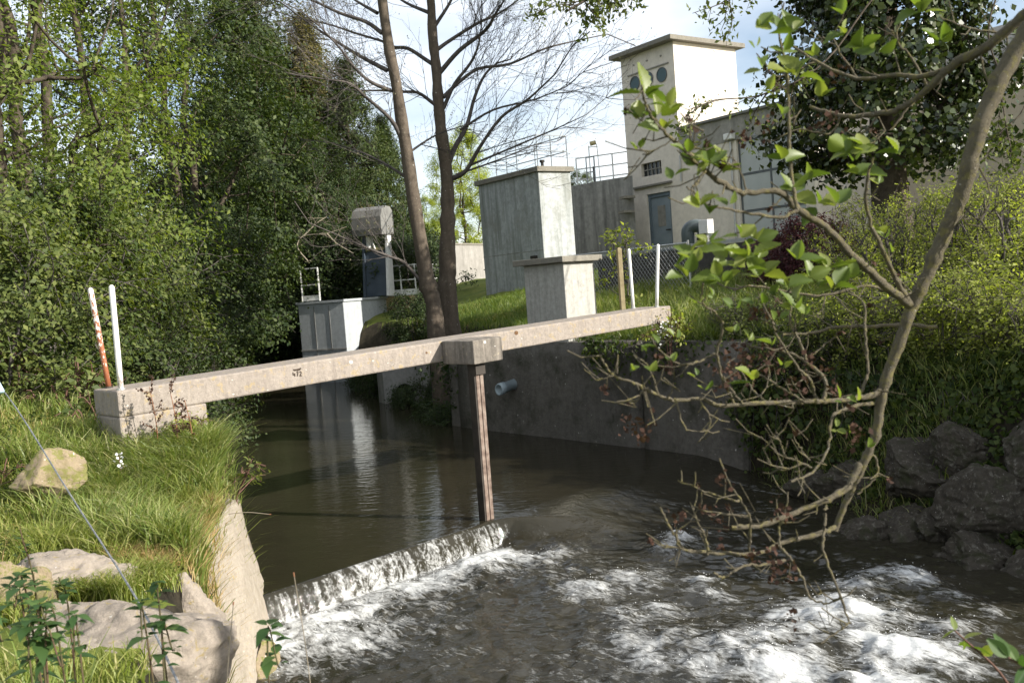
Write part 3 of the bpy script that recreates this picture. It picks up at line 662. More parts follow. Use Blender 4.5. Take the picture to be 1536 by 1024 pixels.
# door
dr = empty('door', (0, 0, 0)); dr.parent = bt
mb = MB(); L.box(mb, .06, .16, .6, .70, GZ0, 5.755); L.box(mb, .06, .16, 1.70, 1.8, GZ0, 5.755); L.box(mb, .06, .16, .70, 1.70, 5.62, 5.755); mb.build('frame', M['doorframe'], dr)
mb = MB(); L.box(mb, .11, .15, .702, 1.698, GZ0, 5.618)
for z in (GZ0 + .25, ): L.box(mb, .098, .109, .80, 1.60, z, z + .75)
mb.build('leaf', M['door'], dr, bevel=.004)
mb = MB(); L.box(mb, .095, .109, 1.0, 1.38, 4.55, 5.3); mb.build('notice_panel', M['fascia'], dr)
mb = MB(); L.box(mb, .03, .108, .78, .84, 4.38, 4.42); L.box(mb, .03, .05, .78, .96, 4.38, 4.42); mb.build('handle', M['darksteel'], dr)
# glass block window
wi = empty('window', (0, 0, 0)); wi.parent = bt
mb = MB(); L.box(mb, .16, .19, .951, 1.999, 6.421, 6.899); mb.build('pane', M['glass'], wi)
mb = MB()
for k in range(6): v = .95 + 1.05 * k / 5; L.box(mb, .12, .158, max(.952, v - .016), min(1.998, v + .016), 6.422, 6.898)
for k in range(3): z = 6.42 + .48 * k / 2; L.box(mb, .115, .157, .953, 1.997, max(6.423, z - .016), min(6.897, z + .016))
mb.build('grid', M['fascia'], wi)
# three round vents under little hood mouldings
for v in (.62, 1.32, 2.02):
    ve = empty('round_vent', (0, 0, 0)); ve.parent = bt
    ax = np.array([-d1[0], -d1[1], 0]); c = L.p(0, v, 9.84)
    mb = MB(); mb.tube([c - ax * .05, c + ax * .02], .235, 24); mb.build('disc', M['teal'], ve)
    ring = [c + ax * .022 + .245 * (math.cos(a) * np.array([*d2, 0]) + math.sin(a) * np.array([0, 0, 1])) for a in np.linspace(0, 2 * PI, 25)]
    mb = MB(); mb.tube(ring, .018, 6, False); mb.build('ring', M['darkframe'], ve)
    mb = MB(); L.box(mb, -.05, -.002, v - .36, v + .36, 10.16, 10.20); mb.build('hood', M['fascia'], ve)
    mb = MB(); mb.tube([L.p(-.03, v, 10.5), L.p(.02, v, 10.5)], .035, 10); mb.build('plug_hole', M['fascia'], ve)
# garage wing: front flush with the tower, sliding panels, fascia band, sunlit end wall
VE = -5.5
mb = MB()
def bandw(z0, z1, holes=()): wall_holes(mb, L, 0.002, .3, VE, -.003, z0, z1, holes)
bandw(GZ0, 7.0, [(-5.15, -2.55, GZ0, 7.0)])
L.box(mb, .305, 8, VE, VE + .3, GZ0, ZL - .05); L.box(mb, 7.7, 8.0, VE + .303, -.003, GZ0, ZL - .05); L.box(mb, 3.21, 8, -.3, -.003, GZ0, ZL - .05)
mb.build('wing_wall', M['render'], bt)
mb = MB(); L.box(mb, -.02, .302, VE - .02, -.003, 7.003, ZL); mb.build('fascia', M['fascia'], bt)
mb = MB(); L.box(mb, -.12, 8.2, VE - .15, -.003, ZL + .003, ZL + .09); mb.build('wing_roof', M['roofslab'], bt, bevel=.01)
gd = empty('garage_door', (0, 0, 0)); gd.parent = bt
mb = MB()
for va, vb in ((-3.78, -2.62), (-5.08, -3.86)):
    for za, zb in ((GZ0, 4.62), (4.70, 5.82), (5.90, 6.92)): L.box(mb, .10, .14, va, vb, za, zb)
mb.build('panel', M['panel'], gd, bevel=.004)
mb = MB()
for v in (-2.585, -3.82, -5.115): L.box(mb, .085, .15, v - .033, v + .033, GZ0, 6.99)
for va, vb in ((-3.785, -2.62), (-5.08, -3.855)):
    for z in (4.66, 5.86, 6.955): L.box(mb, .09, .148, va, vb, z - .034, z + .034)
mb.build('frame', M['darkframe'], gd)
mb = MB(); L.box(mb, -.22, -.021, -2.55, -2.2, 7.05, 7.25); mb.build('floodlight', M['white'], bt, bevel=.02)
mb = MB(); mb.tube([L.p(-.05, -.03, 6.0), L.p(-.05, -.03, 6.9)], .03, 8); mb.build('drainpipe', M['zinc'], bt)
mb = MB(); mb.tube([L.p(-.05, -2.35, GZ0), L.p(-.05, -2.35, 6.98)], .035, 8); mb.build('drainpipe', M['zinc'], bt)

# polygonal concrete tank behind, with the white railing on top
tz = 6.0
ta = empty('concrete_tank', (3.2, 34, 3)); tag(ta, 'dark streaked concrete tank wedged between the two towers with small ledges', 'tank')
pts = [at(858, 290, 35.4), at(897, 287, 34.2), at(949, 270, 33.2)]; pts = [p[:2] for p in pts]
mb = MB()
for (a, b_), zt in zip(zip(pts[:-1], pts[1:]), (6.32, 6.36)):
    n = np.array([-(b_ - a)[1], (b_ - a)[0]]); n /= np.linalg.norm(n)
    if n[1] < 0: n = -n
    n = np.array([-.572, .82]); q = [a, b_, b_ + n * 2, a + n * 2]; o3 = np.array(ta.location)
    mb.hexa([np.array([*p, 2.8]) - o3 for p in q], [np.array([*p, zt]) - o3 for p in q])
mb.build('tank_wall', M['tank'], ta)
o3 = np.array(ta.location)
for z, px in ((5.55, 938), (5.05, 936)):
    mb = MB(); c = at(px, 300, 33.0); mb.obox(np.array([c[0] - .05, c[1] - .2, z]) - o3, (.95, .3), (-.3, .95), .42, .5, .09); mb.build('ledge', M['cap'], ta)
def railing(name, P, z0, h, mat, label, nrail=(1.0, .5), r=.022, group=None, posts=None, toe=None):
    P = [np.array(p, float)[:2] for p in P]; o = empty(name, (P[0][0], P[0][1], z0)); mb = MB(); o2 = P[0]; zf = (lambda p: z0) if np.isscalar(z0) else None
    for k in nrail:
        mb = MB()
        for a, b_ in zip(P[:-1], P[1:]): mb.bar((*(a - o2), h * k), (*(b_ - o2), h * k), r * 1.7, r * 1.7)
        mb.build('rail', mat, o)
    for p in (posts if posts is not None else P):
        p = np.array(p)[:2]; mb = MB(); mb.bar((*(p - o2), 0), (*(p - o2), h), r * 1.9, r * 1.9, side=(1, 0, 0)); mb.build('post', mat, o)
    if toe is not None:
        mb = MB()
        for a, b_ in zip(P[:-1], P[1:]): mb.bar((*(a - o2), toe / 2 + .02), (*(b_ - o2), toe / 2 + .02), .03, toe)
        mb.build('toe_board', mat, o)
    return tag(o, label, 'railing', group)
def along(P, n): P = [np.array(p, float)[:2] for p in P]; return [P[0] + (P[-1] - P[0]) * t for t in np.linspace(0, 1, n)]
railing('tank_railing', [at(866, 270, 37), at(948, 262, 36)], 6.34, 1.25, M['whiterail'], 'white pipe railing along the top of the dark concrete tank', (1.0, .66, .33), .028, posts=along([at(866, 270, 37), at(948, 262, 36)], 4))
railing('ladder_hoop', [at(881, 270, 35.2), at(893, 270, 35.0)], 6.36, 1.0, M['rail'], 'grey ladder hoop at the head of the dark concrete tank', (1.0, .45), .022)
P = at(893, 285, 35.6); lp = empty('lamp_mast', (P[0], P[1], 6.3)); tag(lp, 'small lamp on a double white mast above the tank', 'lamp')
mb = MB(); mb.tube([(-.14, 0, 0), (-.14, 0, 1.55)], .025); mb.tube([(.22, 0, 0), (.17, 0, 1.6)], .02); mb.tube([(-.14, 0, 1.5), (.2, 0, 1.5)], .02); mb.build('mast', M['whiterail'], lp)
mb = MB(); mb.tube([(-.08, 0, 1.62), (.14, 0, 1.66)], .085, 10); mb.build('lamp_head', M['tanpaint'], lp, True)
mb = MB(); mb.tube([(-.02, -.1, 0), (-.02, -.1, .75)], .04); mb.build('vent_stub', M['darksteel'], lp)

# grey concrete tower with flat cap and railing
G0 = np.array([1.23, 30.0]); gt = empty('concrete_tower', (G0[0], G0[1], 2.5)); tag(gt, 'grey weathered concrete tower with a flat cap and thin roof railing', 'tower')
L = Loc(gt, G0); ZG = 6.36
mb = MB(); L.box(mb, 0, 1.32, 0, 3.5, 2.3, ZG); mb.build('shaft', M['tower'], gt, bevel=.02)
mb = MB(); L.box(mb, -.09, 1.42, -.09, 3.62, ZG + .002, ZG + .17); mb.build('cap', M['cap'], gt, bevel=.015)
mb = MB(); mb.tube([L.p(.35, .2, ZG + .17), L.p(.35, .2, ZG + .33)], .05, 10); mb.tube([L.p(.35, .2, ZG + .33), L.p(.35, .2, ZG + .40)], .085, 10); mb.build('vent_pipe', M['darksteel'], gt)
mb = MB(); L.box(mb, -.004, .0, .0, 3.5, 3.86, 3.885); mb.build('formwork_joint', M['tank'], gt)
mb = MB(); L.box(mb, -.10, -.002, .35, .62, 3.62, 3.72); mb.build('pipe_bracket', M['darksteel'], gt)
zr = ZG + .172
def pl(u, v): return L.o + d1 * u + d2 * v
railing('roof_railing', [pl(.06, 3.5), pl(.06, .06), pl(1.28, .06), pl(1.28, 3.5)], zr, 1.0, M['rail'], 'thin grey pipe railing round the roof of the concrete tower', (1.0, .5), .017,
        posts=[pl(.06, 3.5), pl(.06, 2.4), pl(.06, 1.2), pl(.06, .06), pl(1.28, .06), pl(.62, .06), pl(1.28, 1.8), pl(1.28, 3.5)])

# far concrete wall
fw0, fw1 = at(622, 372, 38.5), at(775, 352, 46.5)
fo = empty('boundary_wall', (fw0[0], fw0[1], 3)); tag(fo, 'long pale concrete wall with dark drip stains behind the bare trees', 'wall')
e = (fw1 - fw0)[:2]; Lw = np.linalg.norm(e); e /= Lw; en = np.array([-e[1], e[0]])
mb = MB(); mb.obox((0, 0, -.9), e, en, Lw, .3, 2.7); mb.build('wall_slab', M['farwall'], fo)
mb = MB(); mb.obox(np.array([*(-en * .04), 1.802]), e, en, Lw, .38, .08); mb.build('coping', M['cap'], fo)

# small concrete pillar on the river wall
PC = at(850, 470, 16.5)[:2]; pi_ = empty('concrete_pillar', (PC[0], PC[1], 1.4)); tag(pi_, 'short square concrete pillar with overhanging cap, dappled with leaf shadow', 'pillar')
pa, pb_ = np.array([.7224, .6915]), np.array([-.6915, .7224])
L = Loc(pi_, PC, pa, pb_)
mb = MB(); L.box(mb, 0, .82, 0, 1.0, .9, 3.12); mb.build('shaft', M['pillar'], pi_, bevel=.015)
mb = MB(); L.box(mb, -.12, .95, -.10, 1.16, 3.123, 3.23); mb.build('cap', M['cap'], pi_, bevel=.012)

# screen chamber with hoist
C0, C1 = np.array([-5.56, 31.42]), np.array([-7.21, 31.97]); e1 = (C1 - C0) / np.linalg.norm(C1 - C0); e2 = np.array([-e1[1], e1[0]]) 
if e2[1] < 0: e2 = -e2
ch = empty('screen_chamber', (C0[0], C0[1], 0)); tag(ch, 'blocky grey concrete intake chamber rising from the water far upstream', 'chamber')
L = Loc(ch, C0, e2, e1)   # u = back along the right face, v = along the left face
mb = MB(); L.box(mb, 0, 3.3, 0, 1.74, -1, 2.70); mb.build('front_block', M['chamber'], ch, bevel=.02)
mb = MB(); L.box(mb, 3.303, 7.0, -1.25, 1.74, -1, 2.74); mb.build('stone_block', M['ochre'], ch, bevel=.02)
mb = MB()
for v in (.55, 1.12): L.box(mb, -.012, -.001, v, v + .025, -.5, 2.6)
L.box(mb, -.02, -.001, .0, 1.74, 1.1, 1.15); mb.build('formwork_joint', M['tank'], ch)
mb = MB(); L.box(mb, -.05, 3.3, -.05, 1.79, 2.703, 2.78); mb.build('coping', M['chamber'], ch)
hs = empty('trash_screen_hoist', (C0[0], C0[1], 2.78)); tag(hs, 'tall dark blue trash screen hoist under a curved grey hood', 'hoist')
L = Loc(hs, C0 + e1 * -.50 + e2 * 2.6, e2, e1)
W_ = 1.02
for v, mt in ((0, 'whiterail'), (W_ - .09, 'blue')):  # right frame coloured white for its sunlit side, left one dark blue
    mb = MB(); a = [L.p(-.1, v, 2.79), L.p(.42, v, 2.79), L.p(.5, v, 5.45), L.p(.22, v, 5.45)]; off = np.array([*(e1 * .09), 0])
    mb.hexa([a[0], a[1], a[1] + off, a[0] + off], [a[3], a[2], a[2] + off, a[3] + off]); mb.build('side_frame', M[mt], hs, bevel=.01)
mb = MB(); a = [L.p(-.06, .10, 2.8), L.p(-.06, W_ - .10, 2.8), L.p(.2, W_ - .1, 4.45), L.p(.2, .10, 4.45)]; off = np.array([*(e2 * .06), 0])
mb.hexa([a[0], a[1], a[1] + off, a[0] + off], [a[3], a[2], a[2] + off, a[3] + off]); mb.build('chute_panel', M['blue'], hs, bevel=.01)
# hood: half barrel along v
V = []; F = []; prof2 = [(-.40, 4.98), (-.44, 5.2), (-.42, 5.62), (-.28, 5.88), (.05, 6.02), (.42, 6.0), (.58, 5.86), (.62, 5.45), (.58, 5.02)]
for v in (-.08, W_ + .06):
    V += [L.p(u, v, z) for u, z in prof2]
n = len(prof2); F = [(i, i + 1, n + i + 1, n + i) for i in range(n - 1)] + [tuple(range(n)), tuple(range(n, 2 * n))[::-1]]
mobj('hood', V, F, M['hood'], hs)
mb = MB(); L.box(mb, .1, .3, -.02, W_, 5.25, 5.37); mb.build('crossbeam', M['blue'], hs)
mb = MB(); mb.tube([L.p(.15, .75, 4.5), L.p(.15, .75, 4.98)], .09, 10); mb.tube([L.p(.15, .52, 4.5), L.p(.12, .66, 5.0)], .035, 8); mb.build('winch_motor', M['white'], hs)
mb = MB(); L.box(mb, .15, .24, .2, .9, 4.46, 4.56); mb.build('winch_bracket', M['tanpaint'], hs)
q = lambda u, v: C0 + e2 * u + e1 * v
railing('walkway_railing', [q(3.36, .0), q(3.36, -1.2), q(6.6, -1.2)], 2.74, 1.12, M['whiterail'], 'white railing with toe board right of the dark blue hoist', (1.0, .52), .026, posts=[q(3.36, .0), q(3.36, -.62), q(3.36, -1.2), q(5.0, -1.2), q(6.6, -1.2)], toe=.22)
railing('walkway_railing', [q(.15, 1.62), q(.15, .95)], 2.79, 1.12, M['whiterail'], 'white railing with toe board left of the dark blue hoist', (1.0, .5), .022, posts=[q(.15, 1.62), q(.15, .95)], toe=.18)

# low tank wall in shade behind the chain link fence, with a pipe rail on top
la, lb = np.array([2.34, 24.0]), np.array([5.55, 17.75]); e = (lb - la); Lw = np.linalg.norm(e); e /= Lw; en = np.array([-e[1], e[0]])
if en[0] < 0: en = -en
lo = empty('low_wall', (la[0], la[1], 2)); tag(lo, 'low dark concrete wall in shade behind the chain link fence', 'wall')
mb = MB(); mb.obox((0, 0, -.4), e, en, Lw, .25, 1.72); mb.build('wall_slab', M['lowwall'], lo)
mb = MB(); mb.bar((0, 0, 1.40), (e[0] * Lw, e[1] * Lw, 1.36), .05, .07); mb.build('rail', M['zinc'], lo)
# chain link fence
fa_, fb_ = la - en * .9 + e * .1, lb - en * .9 - e * 2.2; Lf = np.linalg.norm(fb_ - fa_)
fe = empty('chain_link_fence', (fa_[0], fa_[1], 0)); tag(fe, 'grey chain link fence with a pipe top rail right of the concrete pillar', 'fence')
zb, zt = 2.3, 3.42; tb = TB(); sp_ = .125; hh = zt - zb
for k in np.arange(-hh, Lf, sp_):
    for sgn in (1, -1):
        a0, a1 = max(0, k), min(Lf, k + hh)
        if a1 - a0 < .05: continue
        za, zc = (zb + a0 - k, zb + a1 - k) if sgn > 0 else (zt - (a0 - k), zt - (a1 - k))
        tb.tube([(*(e * a0), za), (*(e * (a0 + a1) / 2), (za + zc) / 2), (*(e * a1), zc)], .0045, 3)
tb.build('wire_mesh', M['wire'], fe)
mb = MB(); mb.tube([(0, 0, zt), (*(e * Lf), zt - .03)], .022, 8); mb.build('top_rail', M['zinc'], fe)
for k in (0, .55, 1.0):
    mb = MB(); mb.tube([(*(e * Lf * k + en * .03), 1.9), (*(e * Lf * k + en * .03), zt + .03)], .025, 8); mb.build('post', M['zinc'], fe)
P = at(934, 460, 16.9); wp_ = empty('wooden_post', (P[0], P[1], Hs(P[0], P[1]))); T_ = at(928, 373, 16.9); d = T_ - np.array(wp_.location)
b = MB(); b.bar((0, 0, -.3), d, .085, .085, side=(1, .3, 0)); o = b.build('stake', M['wood'], wp_, bevel=.008); tag(wp_, 'yellowed square wooden post between the pillar and the white poles', 'post')
mb = MB(); mb.bar(d + np.array([0, 0, .002]), d + np.array([0, 0, .02]), .05, .05, side=(1, .3, 0)); mb.build('cap', M['wood'], wp_)
# horseshoe duct and white meter box
P = at(1044, 356, 23.5); du = empty('horseshoe_duct', (P[0], P[1], P[2] - .25)); tag(du, 'fat grey green horseshoe duct behind the low wall in front of the building', 'duct')
a = np.linspace(0, PI, 14); s_ = np.array([.95, -.3, 0])
pts = [s_ * -.2 + (0, 0, -.7)] + [s_ * (-.2 * math.cos(t)) + np.array([0, 0, .38 + .16 * math.sin(t)]) for t in a] + [s_ * .2 + (0, 0, .2)]
mb = MB(); mb.tube(pts, .165, 14); mb.build('tube', M['duct'], du, True)
mb = MB(); mb.tube([s_ * .2 + (0, 0, .17), s_ * .2 + (0, 0, .23)], .185, 14); mb.build('flange', M['darksteel'], du, True); mb = MB(); mb.tube([s_ * -.2 + (0, 0, -.1), s_ * -.2 + (0, 0, -.05)], .185, 14); mb.build('flange', M['darksteel'], du, True)
P = at(1071, 349, 23.0); mx = empty('meter_box', (P[0], P[1], 2.6)); tag(mx, 'small white sunlit meter box on a stand beside the horseshoe duct', 'box')
mb = MB(); h = P[2] - 2.6; mb.obox((-.15, 0, h), (.82, .57), (-.57, .82), .22, .3, .34); mb.build('cabinet', M['white'], mx, bevel=.01)
mb = MB(); mb.bar((-.13, .15, -.3), (-.13, .15, h), .06); mb.build('leg', M['zinc'], mx)
# beige building on the right
R0 = np.array([12.9, 28.0]); rb = empty('beige_building', (R0[0], R0[1], 3)); tag(rb, 'plain beige building behind the ivy clad tree at the right edge', 'building')
L = Loc(rb, R0)
mb = MB(); L.box(mb, 0, 8, -8, 1.0, 2.6, 7.75); mb.build('wall', M['beige'], rb)
mb = MB(); L.box(mb, -.15, 8.2, -8.2, 1.15, 7.753, 7.95); mb.build('eaves', M['roofslab'], rb)
V = [L.p(u, v, z) for u, v, z in ((-.05, -8.1, 7.953), (8.1, -8.1, 7.953), (8.1, 1.05, 7.953), (-.05, 1.05, 7.953), (1.5, -6.5, 9.3), (6.5, -6.5, 9.3), (6.5, -.5, 9.3), (1.5, -.5, 9.3))]
mobj('roof', V, [(0, 1, 5, 4), (1, 2, 6, 5), (2, 3, 7, 6), (3, 0, 4, 7), (4, 5, 6, 7), (3, 2, 1, 0)], M['fascia'], rb)
# white steps railing at the right edge
ra, rbp = at(1490, 330, 15.5), at(1580, 322, 14.8)
zz = at(1500, 330, 15.5)[2]
o = railing('handrail', [ra, rbp], zz - 1.0, 1.0, M['white'], 'short white handrail among the shrubs at the right edge', (1.0, .42), .022)

# ================================================================== VEGETATION
def leaf_quads(P, size, up=.5, asp=.55, out=None, r=rng, fold=.12, droop=0):
    """one folded leaf-shaped quad per point: base, side, tip, side"""
    n = len(P); nr = r.normal(size=(n, 3)); nr /= np.linalg.norm(nr, axis=1)[:, None]; nr[:, 2] += up
    if out is not None: nr += out * .5
    nr /= np.linalg.norm(nr, axis=1)[:, None]
    a = r.normal(size=(n, 3)); a[:, 2] -= droop; a -= nr * np.sum(a * nr, 1)[:, None]; a /= np.linalg.norm(a, axis=1)[:, None] + 1e-9
    b = np.cross(nr, a); s = (size * r.uniform(.5, 1.55, n))[:, None]
    V = np.stack([P - a * s * .5, P + b * s * asp * .5 + nr * s * fold, P + a * s * .5, P - b * s * asp * .5 + nr * s * fold], 1).reshape(-1, 3)
    return V, np.arange(4 * n).reshape(-1, 4)
def tree_meshes(seed, h, prof, z0, ncl, nleaf, lsize, leafmat, barkmat, trunk_r, stems=1, twig=.45, shell=.55, lean=(0, 0), asp=.55, droop=.0, up=.5, flat=1.0, spread=.10, gap=0.0, twl=5):
    r = np.random.default_rng(seed)
    # cluster centres inside the crown profile (radius prof(t), t=0 bottom..1 top)
    cl = []
    while len(cl) < ncl:
        t = r.uniform(0, 1); z = z0 + (h - z0) * t; R = prof(t)
        if r.uniform() > (R / 1.0) ** .9 and R < 1: continue
        q = R * r.uniform(shell, 1.0) ** .7 * (1 + .18 * r.normal()); a = r.uniform(0, 2 * PI)
        c = np.array([q * math.cos(a) + lean[0] * z, q * math.sin(a) + lean[1] * z, z])
        if gap and vn3(np.array([c[0] * .55]), np.array([c[1] * .55]), np.array([c[2] * .55]), seed)[0] < -1 + 2 * gap * .6: 
            if r.uniform() < .9: continue
        cl.append(c)
    cl = np.array(cl)
    nodes, par = [], []
    for k in range(stems):
        a = 2 * PI * k / stems + r.uniform(0, 1); b = (0.05 + .12 * (stems > 1)) * min(1, h / 2.3) * r.uniform(.5, 1.5); prev = -1
        hh = h * r.uniform(.78, .92)
        for i in range(12):
            t = i / 11; nodes.append(np.array([b * math.cos(a) * (1 + 4 * t * (stems > 1)) + lean[0] * t * hh + .12 * min(1, h / 5) * t * r.normal(), b * math.sin(a) * (1 + 4 * t * (stems > 1)) + lean[1] * t * hh + .12 * min(1, h / 5) * t * r.normal(), hh * t]))
            par.append(prev); prev = len(nodes) - 1
    order = np.argsort(np.hypot(cl[:, 0] - lean[0] * cl[:, 2], cl[:, 1] - lean[1] * cl[:, 2]) + .15 * r.uniform(size=len(cl)))
    chains = []
    for ci in order:
        c = cl[ci]; Nn = np.array(nodes); d = np.linalg.norm(Nn - c, axis=1) + 1.4 * np.maximum(0, Nn[:, 2] - c[2] + .3) + .4 * (Nn[:, 2] < .15 * h)
        j = int(np.argmin(d)); p = Nn[j]; ch = [j]
        mid = (p + c) / 2 + np.array([*(r.normal(size=2) * .08), -.06 * np.linalg.norm(c - p) + .05 * r.normal()]) * np.linalg.norm(c - p)
        for t in (.25, .5, .75, 1.0):
            q = (1 - t) ** 2 * p + 2 * t * (1 - t) * mid + t * t * c
            nodes.append(q); par.append(ch[-1]); ch.append(len(nodes) - 1)
        chains.append(ch)
    cnt = np.zeros(len(nodes)); 
    for i in range(len(nodes) - 1, -1, -1):
        cnt[i] += .6 if i >= 12 * stems else .3
        if par[i] >= 0: cnt[par[i]] += cnt[i]
    rr = trunk_r * np.sqrt(cnt / cnt[0] if stems == 1 else cnt / max(cnt[0], 1e-6)); rr = np.clip(rr, .008, trunk_r * 1.3)
    nodes = np.array(nodes); tb = TB()
    for k in range(stems):
        ids = list(range(12 * k, 12 * k + 12)); R = rr[ids].copy(); R[0] *= 1.5; R[1] *= 1.1; P = nodes[ids].copy(); P[0, 2] -= .4
        tb.tube(P, R, 7)
    for ch in chains:
        R = rr[ch].copy(); R[0] = min(R[0], R[1] * 1.25); tb.tube(nodes[ch], R, 4)
    LP = []; LO = []
    for c in cl:
        o = c - np.array([lean[0] * c[2], lean[1] * c[2], c[2] - .15 * h * (c[2] / h - .4)]); o /= np.linalg.norm(o) + 1e-6
        for _ in range(twl):
            d = o * .7 + r.normal(size=3) * .75 + np.array([0, 0, .15 - droop]); d /= np.linalg.norm(d); l = twig * r.uniform(.6, 1.5)
            tb.tube([c, c + d * l * .5 + (0, 0, .03), c + d * l - (0, 0, droop * .2 * l)], [.007, .005, .003], 3)
            k = max(2, int(nleaf / twl)); t = r.uniform(.1, 1.08, k)[:, None]
            LP.append(c + d * l * t + r.normal(size=(k, 3)) * spread * np.array([1, 1, flat])); LO.append(np.repeat((o * .7 + d * .6)[None], k, 0))
    V, F = leaf_quads(np.concatenate(LP), lsize, up + .3, asp, out=np.concatenate(LO) * 1.7, r=r, droop=droop * 2)
    wm = raw_mesh('wood', np.concatenate(tb.V), np.concatenate(tb.F), True); wm.materials.append(barkmat)
    lm = raw_mesh('leaves', V, F); lm.materials.append(leafmat); return wm, lm
def place(name, meshes, loc, s, rz, label, cat='tree', group=None, parts=('trunk', 'crown'), sz=None, lmat=None):
    o = empty(name, (loc[0], loc[1], loc[2]), rz); o.scale = (s, s, sz or s)
    for pn, me in zip(parts, meshes):
        c = bpy.data.objects.new(pn, me); link(c, o)
        if lmat is not None and pn == parts[1]:
            c.material_slots[0].link = 'OBJECT'; c.material_slots[0].material = lmat
    return tag(o, label, cat, group)
pr_round = lambda R: (lambda t: R * max(.12, math.sin(PI * (.12 + .83 * t)) ** .7))
pr_cone = lambda R: (lambda t: R * max(.06, (1 - t) ** .85) * (1 if t > .06 else .7))
pr_col = lambda R: (lambda t: R * (.82 + .25 * math.sin(9 * t)) * (1 if t < .85 else 1 - .8 * (t - .85) / .15))
pr_up = lambda R: (lambda t: R * (.35 + .75 * t) * (1 if t < .8 else 1 - .7 * (t - .8) / .2))
T_open = tree_meshes(1, 12.5, pr_round(3.5), .8, 185, 170, .085, M['l_airy'], M['bark'], .11, stems=3, twig=.75, shell=.2, gap=.42, spread=.14)
T_open2 = tree_meshes(2, 12.5, pr_round(3.2), 1.2, 105, 110, .082, M['l_mid'], M['bark'], .12, stems=2, twig=.75, shell=.15, gap=.45, spread=.14)
T_dense = tree_meshes(3, 13, pr_round(3.3), .3, 200, 280, .112, M['l_mid'], M['bark'], .16, stems=2, twig=.72, shell=.35, spread=.16)
T_dark = tree_meshes(4, 12, pr_round(3.2), .1, 190, 250, .125, M['l_dark'], M['bark'], .16, stems=2, twig=.7, shell=.4, spread=.17)
T_con = tree_meshes(5, 13, pr_cone(3.3), .2, 420, 130, .15, M['l_conif'], M['bark'], .24, twig=.6, shell=.45, asp=.35, droop=.35, up=.3, spread=.13)
S_hedge = tree_meshes(6, 2.6, pr_round(1.5), .05, 90, 190, .062, M['l_open'], M['twig'], .03, stems=5, twig=.42, shell=.35, spread=.09)
S_dark = tree_meshes(7, 2.4, pr_round(1.5), .0, 95, 150, .085, M['l_dark'], M['twig'], .03, stems=5, twig=.38, shell=.35, spread=.10, droop=.2)
S_up = tree_meshes(8, 2.3, pr_up(.85), .15, 60, 42, .066, M['l_bright'], M['twig'], .035, stems=7, twig=.34, shell=.1, spread=.05)
S_bush = tree_meshes(9, 1.3, pr_round(.9), .0, 80, 165, .052, M['l_mid'], M['twig'], .02, stems=6, twig=.28, shell=.35, spread=.06)

S_wisp = tree_meshes(10, 1.35, pr_up(1.0), .0, 62, 62, .058, M['l_open'], M['twig'], .02, stems=7, twig=.36, shell=.2, spread=.05, droop=.1)
def gz(x, y): return Hs(x, y) - .03
GL = 'trees along the left bank'
TL = [  # name, mesh, px, depth, scale, rot, label
    ('broadleaf_tree', T_open, -20, 15.0, .95, .3, 'pale green spring tree at the far left edge above the hedge'),
    ('broadleaf_tree', T_open, 75, 19.5, 1.08, 2.1, 'loose airy tree with sky showing through, left of the dark one'),
    ('broadleaf_tree', T_open2, 190, 24.0, 1.1, 4.0, 'tall thin leaved tree with dark limbs crossing the sky gaps'),
    ('broadleaf_tree', T_dense, 300, 30.0, 1.18, .7, 'dense mid green tree reaching the top of the photo by the water'),
    ('broadleaf_tree', T_dark, 318, 35.0, .8, 2.2, 'dark leafy tree low behind the sky gap on the left bank'),
]
for nm, me, px, Yd, s, rz, lab in TL:
    x = at(px, 480, Yd)[0]; place(nm, me, (x, Yd, gz(x, Yd)), s, rz, lab, group=GL, lmat=M['l_deep'] if me is T_dense else None)
TB_ = [('broadleaf_tree', T_dark, 350, 40.5, 1.0, 1.0, 'dark tree overhanging the water where the stream bends', None), ('conifer_tree', T_con, 390, 45, 1.32, .4, 'tallest dense evergreen behind the bend of the stream', None),
       ('broadleaf_tree', T_dark, 425, 42.0, .85, 3.0, 'shadowy tree low behind the bend between the evergreens', None), ('conifer_tree', T_con, 487, 47, 1.10, 2.0, 'evergreen with a brownish yellow pointed top', 'l_brown'),
       ('conifer_tree', T_con, 545, 45, .89, 3.3, 'shorter evergreen behind the hood of the hoist', None), ('broadleaf_tree', T_dark, 500, 40.0, .62, 5.0, 'dark leafy tree just behind the screen hoist', None),
       ('conifer_tree', T_con, 593, 47, .66, 1.1, 'smallest evergreen at the right end of the dark tree mass', None), ('broadleaf_tree', T_dense, 450, 50, 1.0, 4.4, 'mid green tree filling the gap between two evergreens', None)]
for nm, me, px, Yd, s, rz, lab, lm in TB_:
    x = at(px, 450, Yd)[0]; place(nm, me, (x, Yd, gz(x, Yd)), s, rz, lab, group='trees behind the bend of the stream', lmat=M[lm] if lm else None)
FT = [(705, 62, .72, 'l_yellow', 'yellow green spring tree between the bare trunk and the grey tower'), (648, 75, .5, 'l_yellow', 'low yellow green tree far behind the boundary wall'), (880, 80, .62, 'l_mid', 'distant tree showing over the dark tank railing'), (760, 85, .45, 'l_yellow', 'distant pale tree hidden mostly by the grey tower')]
for px, Yd, s, lm, lab in FT:
    x = at(px, 430, Yd)[0]; place('distant_tree', T_dense, (x, Yd, gz(x, Yd)), s, px, lab, lmat=M[lm], group='trees beyond the works')
